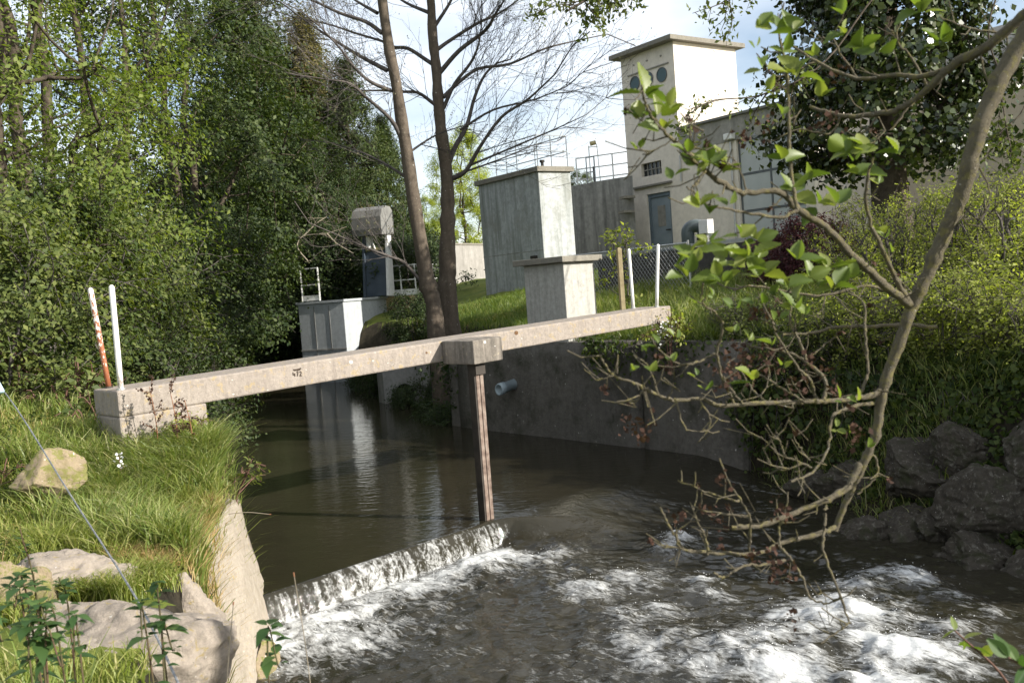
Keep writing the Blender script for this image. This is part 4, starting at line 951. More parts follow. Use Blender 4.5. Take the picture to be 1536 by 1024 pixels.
HG = [(-30, 11.5, 1.0, 'l_open', 'bright green bush at the left edge beside the pale blue sleeve'), (45, 13.5, 1.15, 'l_mid', 'leafy hedge bush behind the long grass at the far left'), (120, 15.5, 1.2, 'l_open', 'leafy bush behind the two handrail poles'), (195, 15.5, .95, 'l_deep', 'bush just right of the two handrail poles'),
      (60, 18.5, 1.5, 'l_mid', 'taller bush under the pale spring trees'), (160, 20, 1.5, 'l_deep', 'green bush between the airy trees and the poles'), (240, 18.5, 1.1, 'l_deep', 'bush leaning over the water left of the dark gap'), (265, 25, 1.5, 'l_dark', 'bush under the dense tree by the water')]
for i, (px, Yd, s, lm, lab) in enumerate(HG):
    x = at(px, 480, Yd)[0]; place('hedge_bush', S_hedge, (x, Yd, gz(x, Yd)), s, i * 1.3, lab, 'bush', 'hedge bushes along the left bank', ('stems', 'foliage'), lmat=M[lm])
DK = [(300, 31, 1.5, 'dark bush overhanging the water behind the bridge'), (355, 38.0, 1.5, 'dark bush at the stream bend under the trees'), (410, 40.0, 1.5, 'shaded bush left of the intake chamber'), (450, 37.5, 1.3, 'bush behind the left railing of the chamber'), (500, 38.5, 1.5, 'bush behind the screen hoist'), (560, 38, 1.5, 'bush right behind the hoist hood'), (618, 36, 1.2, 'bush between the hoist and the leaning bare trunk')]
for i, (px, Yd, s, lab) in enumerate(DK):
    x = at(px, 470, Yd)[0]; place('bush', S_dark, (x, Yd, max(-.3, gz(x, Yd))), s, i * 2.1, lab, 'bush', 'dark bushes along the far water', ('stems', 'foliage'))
UG = [(557, 28.4, .55, 'undergrowth bush at the water below the chamber side'), (645, 20.8, .5, 'undergrowth bush round the foot of the leaning bare trunk'), (612, 23.2, .52, 'undergrowth bush against the stone side of the chamber'), (584, 26.2, .58, 'undergrowth bush over the culvert'), (668, 19.9, .42, 'low undergrowth bush on the edge above the river wall'), (625, 26.5, .6, 'undergrowth bush beside the white railing')]
for i, (px, Yd, s, lab) in enumerate(UG):
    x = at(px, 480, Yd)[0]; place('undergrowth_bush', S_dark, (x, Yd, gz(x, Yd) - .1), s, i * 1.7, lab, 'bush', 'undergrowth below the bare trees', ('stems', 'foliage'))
RS = [(1240, 16.5, .50, 'pale willow shrub behind the leafy alder branch'), (1312, 16.0, .66, 'tall pale willow shrub below the ivy tree'), (1385, 15.0, .66, 'upright pale green shrub left of the handrail'), (1455, 15.2, .62, 'pale upright shrub in front of the beige building'), (1535, 14.5, .60, 'pale upright shrub at the right edge of the photo'),
      (1270, 14.6, .5, 'small pale shrub at the top of the right bank'), (1345, 13.8, .60, 'pale shrub directly behind the curved alder stem'), (1430, 13.2, .66, 'leafy pale shrub right of the curved alder stem'), (1510, 12.6, .68, 'pale shrub on the bank above the boulders')]
for i, (px, Yd, s, lab) in enumerate(RS):
    x = at(px, 400, Yd)[0]; place('willow_shrub', S_up, (x, Yd, gz(x, Yd)), s, i * 2.4, lab, 'shrub', 'pale willow shrubs on the right bank', ('stems', 'foliage'), sz=s * 1.05)
BB = [(1130, 13.9, .62, 'l_mid', 'bramble hanging over the end of the river wall'), (1190, 13.2, .7, 'l_mid', 'bramble mound above the wall end'), (1265, 12.8, .75, 'l_open', 'dense bramble above the dark boulders'), (1340, 12.2, .8, 'l_open', 'bramble behind the lower curve of the alder stem'), (1420, 11.6, .85, 'l_open', 'sunlit bramble right of the alder stem'),
      (1490, 11.0, .85, 'l_open', 'sunlit bramble at the right edge above the boulders'), (1550, 10.4, .8, 'l_open', 'bramble cut by the right edge'), (1300, 14.2, .7, 'l_open', 'low bush under the pale willow shrubs'), (1090, 14.8, .4, 'l_mid', 'low bramble on the wall top behind the twigs'), (1440, 12.9, .8, 'l_open', 'bush between bramble and willow shrubs'), (1525, 12.0, .8, 'l_open', 'bush above the bramble at the right edge')]
for i, (px, Yd, s, lm, lab) in enumerate(BB):
    x = at(px, 500, Yd)[0]; place('bramble', S_wisp, (x, Yd, gz(x, Yd) - .05), s * 1.05, i * 1.9, lab, 'bush', 'brambles on the right bank', ('stems', 'foliage'), lmat=M['l_bright' if lm == 'l_open' else 'l_open'], sz=s * .85)
for i, (x, y, sc, lab) in enumerate([(6.1, 8.5, 1.0, 'unseen bramble added to shade the boulders, nearest the water'), (6.9, 7.8, 1.15, 'unseen bramble added to shade the boulders, nearest the camera'), (7.7, 8.5, 1.25, 'unseen bramble added to shade the boulders, farthest from the water')]):
    place('bramble', S_bush, (x, y, gz(x, y) - .1), sc, i, lab, 'bush', 'brambles on the right bank', ('stems', 'foliage'), lmat=M['l_dark'])  # these stand outside the view, added to throw shade on the boulders
x = at(1222, 400, 17)[0]; place('red_shrub', S_bush, (x, 17, gz(x, 17)), .92, .4, 'dark purple red shrub behind the pale willows', 'shrub', parts=('stems', 'foliage'), lmat=M['l_red'])
x = at(1172, 400, 17.6)[0]; place('red_shrub', S_bush, (x, 17.6, gz(x, 17.6)), .74, 2.4, 'smaller dark red shrub in front of the garage door', 'shrub', parts=('stems', 'foliage'), lmat=M['l_red'])
S_sap = tree_meshes(21, 1.9, pr_round(.42), .3, 16, 22, .09, M['l_bright'], M['twig'], .016, twig=.2, shell=.1, spread=.05)
x = at(940, 440, 18.2)[0]; place('sapling', S_sap, (x, 18.2, gz(x, 18.2)), 1.0, 0, 'thin young sapling with few leaves in front of the dark tank', 'sapling', parts=('trunk', 'crown'))
# ivy clad tree
T_ivy = tree_meshes(31, 13, pr_col(1.7), 1.9, 300, 150, .125, M['l_ivy'], M['bark'], .34, stems=1, twig=.5, shell=.55, spread=.16, droop=.45, up=.2, asp=.8)
IV = at(1340, 400, 19)[:2]; o = place('ivy_tree', T_ivy, (IV[0], IV[1], gz(*IV)), 1.0, .5, 'big dark tree trunk smothered in ivy beside the beige building')
# thin spring sprays leaving the ivy tree: oak-like leaves hanging into the sky
def spray(tb, LP, p, d, Ln, r, lvl, rg, wob=.25, grav=-.02, seg=5, kids=5, ang=.8, leafn=0, lsp=.05):
    pts = [np.array(p, float)]; d = np.array(d, float); d /= np.linalg.norm(d); ds = [d]
    for i in range(seg):
        d = d + rg.normal(size=3) * wob * .5 + np.array([0, 0, grav]); d /= np.linalg.norm(d); pts.append(pts[-1] + d * Ln / seg); ds.append(d)
    tb.tube(pts, np.linspace(r, r * .45, seg + 1), 4 if r > .012 else 3)
    if leafn:
        for q in pts[1:]: LP.append(q + rg.normal(size=(leafn, 3)) * lsp)
    if lvl <= 0:
        return
    for k in range(kids):
        t = rg.uniform(.25, 1.0); i = min(seg - 1, int(t * seg)); q = pts[i] + (pts[i + 1] - pts[i]) * (t * seg - i)
        a = rg.normal(size=3); a -= ds[i] * (a @ ds[i]); a /= np.linalg.norm(a)
        spray(tb, LP, q, ds[i] + a * ang, Ln * rg.uniform(.35, .6), r * .55, lvl - 1, rg, wob, grav, max(3, seg - 1), max(2, kids - 1), ang, leafn, lsp)
rg = np.random.default_rng(5)
ob = empty('oak_tree', (IV[0] + 2.5, 14.6, gz(IV[0] + 2.5, 14.6)), 0); tag(ob, 'tree whose thin leafy boughs hang into the sky along the top edge', 'tree')
tb, LP = TB(), []; base = np.array(ob.location)
tb.tube([(0, 0, -.3), (.1, .05, 3), (.05, 0, 6), (-.1, 0, 9)], [.2, .17, .14, .08], 8)
def bough(pp, r, tips, n=5):
    P = spline(pp, 6); tb.tube(P - base, np.linspace(r, r * .3, len(P)), 5)
    for k in range(tips):
        i = rg.integers(len(P) * 2 // 5, len(P) - 1); d = P[i + 1] - P[i]
        spray(tb, LP, P[i] - base, d / np.linalg.norm(d) + rg.normal(size=3) * .5 + (0, 0, -.5), rg.uniform(.35, .6), .010, 1, rg, .35, -.06, 4, 3, .9, n)
top = base + (-.1, 0, 7.6)
bough([top, at(1280, -210, 13.6), at(1050, -110, 13), at(930, -30, 12.6), at(852, 16, 12.4)], .05, 20, 4)
bough([top, at(1300, -160, 13.6), at(1130, -60, 13.2), at(1085, 10, 13)], .035, 9, 3)
bough([top, at(1360, -60, 13.2), at(1240, 90, 12.6), at(1150, 140, 12.4), at(1080, 150, 12.2), at(1032, 165, 12.0)], .018, 9, 3)
bough([top, at(1500, -20, 13.6), at(1500, 120, 13.4), at(1520, 250, 13.2)], .02, 6, 3)
bough([top, at(1560, 0, 13.6), at(1540, 150, 13.4), at(1500, 200, 13.2)], .02, 6, 3)
tb.build('trunk', M['bark'], ob)
V, F = leaf_quads(np.concatenate(LP), .075, .3, .5, droop=.6); mobj('crown', V, F, M['l_oak'], ob)

# the two bare alders on the right bank, limbs traced with their own depth each
def bare_tree(name, trunk, Yd, limbs, label, seed, tw=7, rootflare=1.35):
    rg = np.random.default_rng(seed)
    P = np.array([at(x, y, Yd) for x, y, w in trunk]); W = np.array([w for *_, w in trunk]) * Yd / FPX / 2 * .8
    x, y = P[0, :2]; g = gz(x, y); o = empty(name, (x, y, g)); tag(o, label, 'tree', 'bare trees on the grassy bank')
    P = np.vstack([[P[0, 0] + .05, P[0, 1], g - .3], P]); W = np.concatenate([[W[0] * rootflare], W])
    S = spline(P, 5); R = np.interp(np.linspace(0, 1, len(S)), np.linspace(0, 1, len(W)), W)
    S += np.stack([fbm2(S[:, 2] * 1.2, S[:, 2] * 0 + seed, 2, 3), S[:, 2] * 0, S[:, 2] * 0], 1) * .03
    tb = TB(); tb.tube(S - np.array(o.location), R * (1 + .06 * rg.normal(size=len(R))), 12); tb.build('trunk', M['bark2'], o)
    tb, LP = TB(), []
    for L_, w, dy in limbs:
        Q = np.array([at(px, py, Yd + dy * (i / (len(L_) - 1)) ** 1.2) for i, (px, py) in enumerate(L_)]); C = spline(Q, 4)
        ext = C[-1] - C[-3]; C = np.vstack([C, C[-1] + ext * 1.5 + rg.normal(size=3) * .1, C[-1] + ext * 3 + rg.normal(size=3) * .2]); r = np.linspace(w, w * .22, len(C)) * Yd / FPX / 2
        C = C - np.array(o.location); tb.tube(C, r, 6)
        for k in range(int(tw * (1 + len(L_) / 5))):
            i = rg.integers(len(C) // 5, len(C) - 1); d = C[i + 1] - C[i]; d /= np.linalg.norm(d); a = rg.normal(size=3); a -= d * (a @ d); a /= np.linalg.norm(a)
            spray(tb, LP, C[i], d * 1.1 + a * .8, rg.uniform(.8, 1.9), .0088, 2, rg, .28, .07, 5, 4, .75, 0)
    tb.build('branches', M['twig'], o)
    tips = np.concatenate([v[-3:] for v in tb.V if len(v) <= 18]); sel = tips[rg.integers(0, len(tips), 2600)] + rg.normal(size=(2600, 3)) * .03
    V, F = leaf_quads(sel, .034, .3, .6); mobj('buds', V, F, M['l_bud'], o)
    return o
bare_tree('bare_tree', [(652, 476, 33), (640, 420, 30), (627, 330, 26), (606, 200, 22), (589, 100, 19), (572, -20, 17), (560, -130, 12)], 21.0,
    [([(581, 106), (543, 86), (510, 66), (466, 37), (420, 3)], 7, 1.5), ([(586, 136), (556, 123), (533, 103), (510, 73), (480, 40)], 6, -1.5), ([(573, 50), (549, 33), (510, 20), (466, 0), (420, -12)], 7, .5),
     ([(604, 212), (586, 179), (549, 146), (526, 126), (500, 120)], 7, -1), ([(609, 266), (583, 249), (543, 229), (500, 215)], 5, 1), ([(638, 430), (607, 395), (585, 385), (545, 370), (505, 352)], 6, -1.0),
     ([(566, 20), (540, 5), (500, -20)], 6, 1), ([(612, 230), (650, 205), (690, 190)], 4, 1)], 'leaning bare trunk, the left of two bare alders', 3)
bare_tree('bare_tree', [(672, 452, 38), (671, 400, 31), (671, 330, 27), (669, 262, 24), (661, 190, 22), (655, 110, 19), (648, 50, 17), (644, -20, 15), (640, -120, 11)], 22.3,
    [([(676, 269), (699, 256), (719, 222), (752, 176), (792, 149), (831, 113)], 8, -1.5), ([(671, 252), (682, 222), (700, 189), (712, 146), (727, 113), (745, 95)], 9, 1), ([(665, 163), (682, 126), (705, 96), (717, 70), (722, 40)], 7, -.5),
     ([(665, 146), (689, 123), (719, 103), (765, 96), (818, 73), (870, 60)], 7, 1.5), ([(659, 110), (689, 76), (728, 46), (742, 23), (757, 0)], 8, -1), ([(654, 76), (675, 61), (715, 36), (749, 20), (775, 2)], 7, 1),
     ([(652, 40), (677, 0), (690, -40)], 6, 0), ([(654, 100), (639, 90), (612, 73), (591, 71), (576, 63), (533, 50), (490, 36), (443, 27)], 7, 1.5), ([(658, 162), (647, 153), (626, 139), (599, 138), (579, 136), (546, 136), (500, 133)], 6, -.8),
     ([(684, 262), (720, 250), (760, 235), (800, 218)], 4, 1.5), ([(690, 195), (740, 165), (800, 150), (850, 130)], 4, -1), ([(700, 250), (760, 225), (830, 195), (880, 172)], 4, .8), ([(645, 20), (610, 5), (580, -15)], 6, 1)],
    'upright bare trunk with spreading limbs, the right of two bare alders', 4, 8)
# pale dead snag boughs in front of the dark mass
sn = empty('dead_branch', tuple(at(430, 470, 31))); tag(sn, 'pale dead branch sticking out of the dark trees left of the hoist', 'branch'); tb, LP = TB(), []; rg = np.random.default_rng(9); o3 = np.array(sn.location)
for pp in ([(462, 392), (450, 378), (446, 367), (455, 354), (490, 350), (520, 340)], [(455, 354), (475, 335), (490, 325)], [(490, 350), (505, 365), (530, 380)]):
    C = spline([at(x, y, 31 + .2 * i) - o3 for i, (x, y) in enumerate(pp)], 4); tb.tube(C, np.linspace(.028, .010, len(C)), 5)
    for k in range(4): i = rg.integers(1, len(C) - 1); spray(tb, LP, C[i], C[i + 1] - C[i] + rg.normal(size=3) * .2, .6, .012, 1, rg, .4, 0, 4, 3, .8)
tb.build('boughs', M['snag'], sn)

# ------------------------------------------------------------------ grass
def blades(name, X, Y, hgt, mat, width=.008, lean=.45, zoff=0, r=rng):
    n = len(X); Z = H(X, Y) + zoff; h = hgt * r.uniform(.55, 1.25, n); a = r.uniform(0, 2 * PI, n); d = np.stack([np.cos(a), np.sin(a)], 1)
    b = r.uniform(0, 2 * PI, n); s = np.stack([np.cos(b), np.sin(b), 0 * b], 1); ln = lean * r.uniform(.2, 1.5, n) * h; w = width * r.uniform(.6, 1.3, n)
    P = np.stack([X, Y, Z], 1); lv = []
    for t, ww in ((0, 1), (.4, .9), (.75, .6)):
        c = P + np.stack([d[:, 0] * ln * t * t, d[:, 1] * ln * t * t, h * t * (1 - .12 * t * lean)], 1); lv += [c - s * (w * ww / 2)[:, None], c + s * (w * ww / 2)[:, None]]
    tip = P + np.stack([d[:, 0] * ln * 1.15, d[:, 1] * ln * 1.15, h * (1 - .25 * lean)], 1); lv.append(tip)
    V = np.stack(lv, 1).reshape(-1, 3); k = np.arange(n)[:, None] * 7
    Q = np.concatenate([k + np.array([[0, 1, 3, 2]]), k + np.array([[2, 3, 5, 4]])]); T = k + np.array([[4, 5, 6]])
    o = mobj(name, V, [Q, T], mat); return tag(o, kind='stuff')
def scatter(n, x0, x1, y0, y1, ok):
    X, Y = rng.uniform(x0, x1, n), rng.uniform(y0, y1, n); k = ok(X, Y); return X[k], Y[k]
dL = lambda X, Y: pdist(X, Y, LB) * np.where(inside(X, Y), -1, 1)
dR = lambda X, Y: pdist(X, Y, RB) * np.where(inside(X, Y), -1, 1)
lf = lambda X, Y: dL(X, Y) < pdist(X, Y, RB)
rocks_xy = [(-2.36, 5.2, .6), (-2.62, 4.85, .42), (-2.82, 5.85, .38), (-3.02, 5.35, .26), (-3.88, 7.65, .22)]
def clear(X, Y, k=1.0):
    m = np.ones(len(X), bool)
    for a, b, r in rocks_xy: m &= np.hypot(X - a, Y - b) > r * k
    return m
patch = lambda X, Y, sc, sd: fbm2(X * sc, Y * sc, 3, sd)
X, Y = scatter(78000, -9, -1.6, 3.2, 12, lambda X, Y: (dL(X, Y) > .2) & lf(X, Y) & clear(X, Y) & (rng.uniform(size=len(X)) < 1.25 - (Y - 3) / 12 + .3 * patch(X, Y, 1.2, 5)))
blades('lawn_grass', X, Y, .10 + .07 * np.clip(patch(X, Y, .9, 7) + .4, 0, 1), M['g_lawn'], .008, .7)
X, Y = scatter(40000, -14, -4, 10, 24, lambda X, Y: (dL(X, Y) > .3) & lf(X, Y)); blades('meadow_grass', X, Y, .32 + .2 * patch(X, Y, .5, 4), M['g_tall'], .014, .6)
# rank tufts round the pier, the abutment and the lawn edge
def tufts(name, n, regions, hgt, mat, width, lean, ck=.9, edge=.04):
    Xs, Ys = [], []
    for cx, cy, sx, sy, w in regions:
        k = int(n * w); m = max(3, k // 45); tx, ty = rng.normal(cx, sx, m), rng.normal(cy, sy, m); j = rng.integers(0, m, k)
        Xs.append(tx[j] + rng.normal(0, .05, k)); Ys.append(ty[j] + rng.normal(0, .05, k))
    X, Y = np.concatenate(Xs), np.concatenate(Ys); k = (dL(X, Y) > edge) & clear(X, Y, ck); return blades(name, X[k], Y[k], hgt, mat, width, lean)
tufts('tall_grass', 9500, [(-3.08, 8.35, .24, .22, .40), (-3.35, 7.9, .25, .25, .22), (-2.98, 8.65, .14, .14, .20), (-3.9, 8.5, .25, .2, .14), (-3.15, 7.2, .25, .2, .1)], .36, M['g_tall'], .010, .75)
tufts('grass_tuft', 1500, [(-2.48, 6.55, .10, .07, .6), (-2.7, 6.6, .1, .06, .4)], .36, M['g_tall'], .011, .55)
tufts('rock_foot_grass', 2600, [(-2.62, 5.62, .10, .06, .4), (-2.5, 5.95, .10, .10, .4), (-3.0, 5.15, .15, .12, .2)], .17, M['g_lawn'], .008, .8, .3)
tufts('dry_grass', 5200, [(-2.62, 7.5, .12, .2, .4), (-2.46, 6.75, .09, .25, .4), (-2.62, 6.35, .10, .12, .2)], .17, M['g_dry'], .006, .9)
tufts('grass_fringe', 5600, [(-2.95, 7.6, .2, .3, .5), (-3.0, 6.7, .25, .25, .5)], .24, M['g_lawn'], .008, .8)
X, Y = scatter(70000, -4.5, 8, 13, 30, lambda X, Y: (dR(X, Y) > .1) & ~lf(X, Y) & (rng.uniform(size=len(X)) < 1.3 - (Y - 13) / 22)); blades('bank_grass', X, Y, .17 + .12 * np.clip(patch(X, Y, .7, 9) + .3, 0, 1), M['g_right'], .013, .7)
X, Y = scatter(26000, 1.2, 8.5, 10.0, 21, lambda X, Y: (dR(X, Y) > .05) & ~lf(X, Y)); blades('rank_grass', X, Y, .36, M['g_tall'], .012, .6)
X, Y = scatter(9000, -3.5, 4, 17, 29, lambda X, Y: (dR(X, Y) > .3) & ~lf(X, Y) & (patch(X, Y, .8, 31) > .1)); blades('dead_bank_grass', X, Y, .14, M['g_dry'], .011, 1.2)
X, Y = scatter(9000, -1.5, 4.0, 12.9, 19.6, lambda X, Y: (dR(X, Y) > .35) & (dR(X, Y) < .75) & ~lf(X, Y)); blades('wall_top_grass', X, Y, .30, M['g_right'], .011, .9)
X, Y = scatter(7000, -8, -2.2, 3.4, 12, lambda X, Y: (dL(X, Y) > .25) & lf(X, Y) & clear(X, Y)); blades('dead_thatch_grass', X, Y, .12, M['g_dry'], .006, 1.3)
def cover(name, X, Y, size, mat, hgt, up=1.2):
    P = np.stack([X, Y, H(X, Y) + hgt * rng.uniform(.1, 1, len(X))], 1); V, F = leaf_quads(P, size, up, .75, r=rng); o = mobj(name, V, F, mat); return tag(o, kind='stuff')
X, Y = scatter(26000, -8, -2.2, 3.4, 12, lambda X, Y: (dL(X, Y) > .25) & lf(X, Y) & clear(X, Y) & (patch(X, Y, 1.4, 15) > .05)); cover('clover_ground_cover', X, Y, .035, M['l_mid'], .09)
X, Y = scatter(42000, 2.8, 7.6, 7.2, 13.6, lambda X, Y: (dR(X, Y) > .35) & (dR(X, Y) < 1.9) & ~lf(X, Y) & (patch(X, Y, 1.1, 25) > -.22)); cover('ivy_ground_cover', X, Y, .07, M['l_mid'], .2, .6)
# broad leaved weeds and dock in the lawn edge
WD = tree_meshes(51, .42, pr_round(.3), .03, 16, 34, .055, M['l_mid'], M['stem'], .006, stems=3, twig=.12, shell=.2, spread=.03)
for i, (x, y, s, lm, lab) in enumerate([(-5.2, 10.9, 1.6, 'l_open', 'leafy weed clump in the meadow left of the poles'), (-6.3, 11.6, 1.8, 'l_open', 'leafy weed clump at the far left under the hedge'), (-4.55, 10.2, 1.3, 'l_mid', 'dark weed clump just left of the bridge end'), (-4.5, 7.9, .8, 'l_mid', 'small weed above the moss covered stone'), (-2.72, 8.62, .9, 'l_open', 'broad leaved weed on the corner of the abutment'), (-3.2, 8.9, .8, 'l_bright', 'weed at the foot of the bridge pier')]):
    place('weed', WD, (x, y, gz(x, y)), s, i, lab, 'weed', 'weeds on the left bank', ('stems', 'leaves'), lmat=M[lm])
# dead dock stems with red brown seed in front of the pier
for i, (px, py, lab) in enumerate([(232, 600, 'dead brown dock stalk against the bridge pier'), (262, 610, 'dead brown dock stalk at the right edge of the pier'), (285, 640, 'short dead stalk over the dark water by the pier')]):
    b = at(px + 6, 690, 8.55); t = at(px - 8, py - 20 - 10 * i, 8.5); o = empty('dock_stalk', (b[0], b[1], gz(b[0], b[1]))); o3 = np.array(o.location); tb, LP = TB(), []; rg = np.random.default_rng(70 + i)
    C = spline([(0, 0, 0), (b + t) / 2 - o3 + (.02, 0, 0), t - o3], 5); tb.tube(C, np.linspace(.006, .003, len(C)), 4)
    for k in range(7): j = rg.integers(len(C) // 3, len(C) - 1); spray(tb, LP, C[j], C[j + 1] - C[j] + rg.normal(size=3) * .04, .16, .003, 0, rg, .3, .02, 4, 0, .6, 6, .010)
    tb.build('stalk', M['dockstem'], o); V, F = leaf_quads(np.concatenate(LP) , .022, 0, .8); mobj('leaves', V, F, M['cone'], o); tag(o, lab, 'plant', 'dead stalks by the bridge pier')  # the quads called leaves are the dock seed clusters
# little white flowers in the rank grass
for i, (px, py, Yd) in enumerate([(178, 682, 8.0), (184, 698, 7.95), (252, 676, 8.4)]):
    p = at(px, py, Yd); x, y = p[:2]; g = gz(x, y); o = empty('white_flower', (x, y, g)); mb = MB(); hz = max(.12, p[2] - g); mb.tube([(0, 0, 0), (.01, 0, hz / 2), (0, 0, hz)], .003, 4); mb.build('stem', M['stem'], o)
    Q = rng.normal(size=(9, 3)) * np.array([.02, .02, .022]) + (0, 0, hz); V, F = leaf_quads(Q, .026, .8, .9); mobj('petals', V, F, M['petal'], o)
    tag(o, ['white flower head highest in the rank grass by the pier', 'white flower head just below the highest one in the rank grass', 'white flower nearest the dark water beside the pier'][i], 'flower', 'white flowers in the rank grass')
# flowering plant at the right end of the bridge
p = at(1003, 497, 14.1); o = place('flowering_plant', WD, (p[0], p[1], p[2] - .2), 1.0, 0, 'yellow green plant with white flowers at the right end of the footbridge', 'plant', parts=('stems', 'leaves'), lmat=M['l_bright'])
Q = rng.normal(size=(70, 3)) * np.array([.10, .10, .12]) + (-.08, -.12, .22); V, F = leaf_quads(Q, .032, .6, .9); mobj('blossom_leaves', V, F, M['petal'], o)
# creepers hanging down the wall end, the boulders and the bank edge
def creeper(px0, px1, py0, py1, Yd0, Yd1, n, mat, size, label, nst=12, seed=0):
    rg = np.random.default_rng(seed); b = at((px0 + px1) / 2, py0, (Yd0 + Yd1) / 2); o = empty('creeper', tuple(b)); o3 = np.array(o.location); tb, LP = TB(), []
    for k in range(nst):
        t = rg.uniform(); x = px0 + (px1 - px0) * t; Yq = Yd0 + (Yd1 - Yd0) * t; y1 = py0 + (py1 - py0) * rg.uniform(.35, 1.0)
        P = spline([at(x + rg.normal() * 6, py0 + (y1 - py0) * s, Yq - .10 * s) + rg.normal(size=3) * .03 - o3 for s in (0, .33, .66, 1)], 4); tb.tube(P, .005, 3)
        for q in P[1:]: LP.append(q + rg.normal(size=(max(1, n // nst // len(P)), 3)) * (.07, .05, .06))
    tb.build('stems', M['twig'], o); V, F = leaf_quads(np.concatenate(LP), size, .1, .75, r=rg, out=np.array([-.6, -.8, 0])); mobj('leaves', V, F, M[mat], o); return tag(o, label, 'creeper', 'creepers on the right bank')
creeper(1105, 1185, 560, 705, 13.5, 12.7, 900, 'l_mid', .085, 'dark leafy creeper hanging over the end of the river wall', 22, 1)
creeper(1425, 1460, 590, 740, 10.5, 10.2, 330, 'l_mid', .075, 'trailing leaves hanging between the boulders', 7, 2)
creeper(1250, 1420, 560, 660, 12.2, 11.2, 900, 'l_dark', .085, 'shaded creeper draped above the rounded grey boulder', 26, 3)
creeper(1440, 1545, 560, 650, 10.8, 10.0, 700, 'l_dark', .08, 'shaded creeper draped above the boulders at the right edge', 20, 4)
creeper(880, 1105, 505, 570, 15.6, 13.7, 1300, 'l_mid', .07, 'grassy creeper fringe along the top of the river wall', 40, 5)
creeper(625, 690, 520, 625, 20.2, 19.0, 600, 'l_dark', .08, 'dark roots and creeper beside the far corner of the river wall', 16, 6)
creeper(545, 580, 520, 560, 26, 25.5, 220, 'l_dark', .1, 'dark creeper above the culvert', 8, 7)

# ------------------------------------------------------------------ steel rope with a pale blue sleeve
p0, p1, pm = at(-60, 520, 7.0), at(285, 1060, 2.9), at(112, 752, 4.6); C = spline([p0, at(10, 592, 6.3), pm, at(205, 898, 3.6), p1], 60)
ro = empty('steel_rope', tuple(C[0])); o3 = C[0].copy(); tb = TB(); Ls = np.concatenate([[0], np.cumsum(np.linalg.norm(np.diff(C, axis=0), axis=1))])
for k in range(3):
    a = Ls / .055 * 2 * PI + k * 2 * PI / 3; tb.tube(C - o3 + .0027 * (np.cos(a)[:, None] * np.array([.8, .5, 0]) + np.sin(a)[:, None] * np.array([0, 0, 1])), .0028, 5)
tb.build('strands', M['rope'], ro); tag(ro, 'twisted steel rope slanting across the grass of the left bank', 'rope')
mb = MB(); mb.tube([at(-60, 478, 6.6) - o3, at(1, 588, 6.3) - o3], .026, 10); mb.build('sleeve', M['paleblue'], ro, True)

# ------------------------------------------------------------------ nettles in the left foreground
def nettle(px, ptop, Yd, label, seed, dark=False, lsz=.075, base=1075):
    rg = np.random.default_rng(seed); t = at(px, ptop, Yd); b = at(px + rg.uniform(-55, 70), base + 30, Yd + rg.uniform(-.1, .2)); g = gz(b[0], b[1]); o = empty('nettle', (b[0], b[1], g)); o3 = np.array(o.location)
    C = spline([(0, 0, -.05), (b + t) / 2 - o3 + rg.normal(size=3) * .012, t - o3], 8); tb = TB(); tb.tube(C, np.linspace(.0036, .002, len(C)), 5); tb.build('stem', M['nstem'], o)
    Vs, Fs = [], []; off = 0; nl = 17; L_ = np.linspace(0, 1, 6); 
    Wd = np.array([.0, .25, .29, .21, .11, 0.0])
    for k in range(nl):
        c = C[int((.12 + .88 * k / nl) * (len(C) - 1))]; a0 = k * 1.57 + rg.uniform(-.3, .3); sz = lsz * (1.15 - .6 * (k / nl) ** 2) * rg.uniform(.7, 1.4)
        for a in (a0, a0 + PI):
            d = np.array([math.cos(a) + rg.normal() * .2, math.sin(a) + rg.normal() * .2, -.15 + rg.normal() * .25 + 1.0 * (k / nl) ** 2]); d /= np.linalg.norm(d); sd = np.cross(d, (0, 0, 1)); sd /= np.linalg.norm(sd); nn = np.cross(sd, d)
            for u, w in zip(L_, Wd):
                m_ = c + d * sz * (u + .1) - np.array([0, 0, 1]) * sz * .45 * u * u; Vs += [m_ - sd * w * sz + nn * .12 * w * sz, m_, m_ + sd * w * sz + nn * .12 * w * sz]
            for i in range(5):
                q = off + i * 3; Fs += [(q, q + 1, q + 4, q + 3), (q + 1, q + 2, q + 5, q + 4)]
            off += 18
    mobj('leaves', Vs, Fs, M['l_nettle'], o, True); return tag(o, label, 'nettle', 'nettles in the left foreground')
NT = [(238, 902, 2.6, 'tallest nettle shoot standing against the pale boulder'), (212, 962, 2.5, 'shorter nettle shoot left of the tallest one'), (262, 975, 2.55, 'small nettle shoot right of the tallest one'), (30, 792, 2.9, 'nettle with a long dark red stem at the left edge'), (88, 865, 2.8, 'nettle with bare reddish stem before the purplish rock'),
      (12, 880, 2.6, 'nettle cut by the left edge of the photo'), (60, 940, 2.5, 'bushy nettle in the lower left corner'), (5, 960, 2.3, 'nettle in the bottom left corner'), (40, 990, 2.3, 'low nettle at the bottom edge near the corner'), (95, 1000, 2.3, 'low nettle at the bottom edge under the red stem'), (20, 905, 2.45, 'nettle third from the left edge in the corner thicket'), (75, 960, 2.35, 'leafy nettle in the middle of the corner thicket'), (110, 990, 2.4, 'nettle at the right edge of the corner thicket'), (50, 860, 2.75, 'tall nettle at the back of the corner thicket'), (420, 1000, 2.6, 'leafy shoot at the bottom edge by the mossy abutment foot')]
for i, (px, pt, Yd, lab) in enumerate(NT): nettle(px, pt, Yd, lab, 200 + i, lsz=.043 + .018 * (i % 3) / 2)
